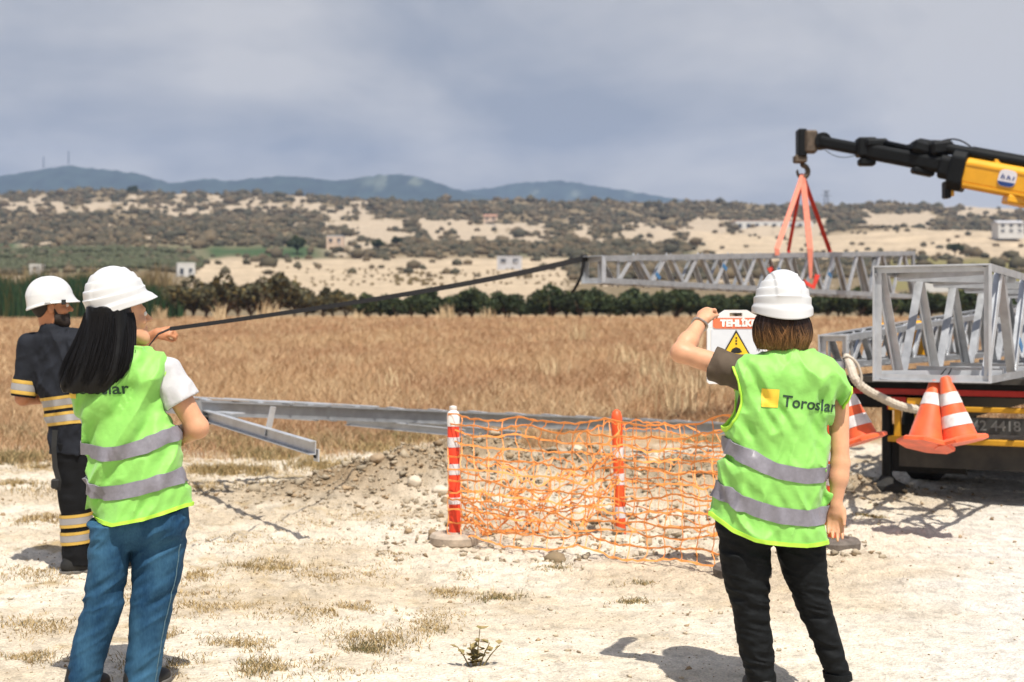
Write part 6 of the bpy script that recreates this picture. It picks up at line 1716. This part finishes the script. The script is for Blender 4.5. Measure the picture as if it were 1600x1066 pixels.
for off_, w_, m_ in ((.70, .022, 'band_yellow'), (.80, .040, 'band_grey'), (.90, .022, 'band_yellow')): cuff(ls + (le - ls) * off_, lrot, .0775, w_, m_, shirt, 'reflective_band')
for yy in (632, 657):
    for dy_, w_, m_ in ((-7.6, .018, 'band_yellow'), (0, .038, 'band_grey'), (7.6, .018, 'band_yellow')):
        band('reflective_band', polo_base, shL, zline(D0, [(60, yy + dy_ + 1), (120, yy + dy_ - 7), (152, yy + dy_ - 9)]), w_, .004, m_, shirt, B0, n=90)
t1 = lofter(D0, [(690, 82, 152), (720, 84, 150), (760, 90, 146), (800, 95, 143), (850, 97, 141), (878, 98, 142), (884, 99, 142)], D0, [.13, .12, .11, .1, .092, .09, .09], 2.2)
t2 = lofter(D0, [(690, 120, 190), (720, 130, 194), (760, 143, 196), (800, 150, 198), (850, 156, 200), (884, 158, 202)], D0 + .12, [.13, .12, .11, .1, .092, .09], 2.2)
def trous0(P):
    d = smin(t1.d(P), t2.d(P), .02); near = np.abs(d) < .03
    if near.any(): d[near] = d[near] - creases(P[near], 51, .009, [(.45, .15, .6), (.1, .1, 1)], fx=6, fz=14)
    return d
trs = sdf_obj('trousers', trous0, lo0, hi0, .007, 'navy_trousers', W0, B0)
for lf in (t1, t2):
    for yy in (812, 839):
        for dy_, w_, m_ in ((-7.6, .018, 'band_yellow'), (0, .038, 'band_grey'), (7.6, .018, 'band_yellow')):
            zz_ = CAMH - (yy + dy_ - HOR) * D0 / F_PX
            band('reflective_band', lambda P, lf=lf: np.minimum(lf.d(P), trous0(P)), lf, lambda x, zz_=zz_, lf=lf: zz_ + (x - lf.cx.mean()) * .08, w_, .004, m_, trs, B0, n=60)
g0 = B0[2]
shoe(m0(120, 0)[0], D0 - .02, g0, -.9, W0, B0); shoe(m0(180, 0)[0], D0 + .12, g0, -.9, W0, B0)
helmet('helmet', hc0 + M0 @ np.array((0, -.012, .036)), M0 @ np.array(Matrix.Rotation(.07, 3, 'X')), W0, B0, 'smooth', 0.97)
cl = hc0 + M0 @ np.array((.111, .062, .024)); MB().box(cl, (.012, .026, .030), Matrix(M0.tolist())).build('strap_clip', 'shoe_black', W0, B0, bevel=.003)
hx0 = hc0 + M0 @ np.array((.114, -.03, .028)); MB().box(hx0, (.006, .036, .014), Matrix(M0.tolist())).build('helmet_label', 'helmet_white', W0, B0)
ribbon([m0(86, 672, -.14), m0(84, 700, -.15), m0(86, 730, -.15), m0(92, 752, -.15), m0(90, 766, -.15)], .03, .006, (1, .3, 0)).build('waist_strap', 'shoe_black', W0, B0)
MB().box(m0(87, 756, -.15), (.05, .04, .06)).build('waist_pouch', 'shoe_black', W0, B0, bevel=.01)

# ------------------------------------------------------------------ the air
m = bpy.data.materials.new('haze_air'); m.use_nodes = True
m.node_tree.nodes.clear()
ho = m.node_tree.nodes.new('ShaderNodeOutputMaterial'); hv = m.node_tree.nodes.new('ShaderNodeVolumePrincipled')
hv.inputs['Color'].default_value = (0.50, 0.66, 0.98, 1)
hv.inputs['Density'].default_value = 0.00016
hv.inputs['Anisotropy'].default_value = 0.0
m.node_tree.links.new(hv.outputs[0], ho.inputs['Volume'])
MATS['haze_air'] = m
hb = MB().box((0, 2700, 349), (12400, 5800, 702)).build('haze', 'haze_air')
tag(hb, 'thin bluish haze over the valley', kind='stuff')
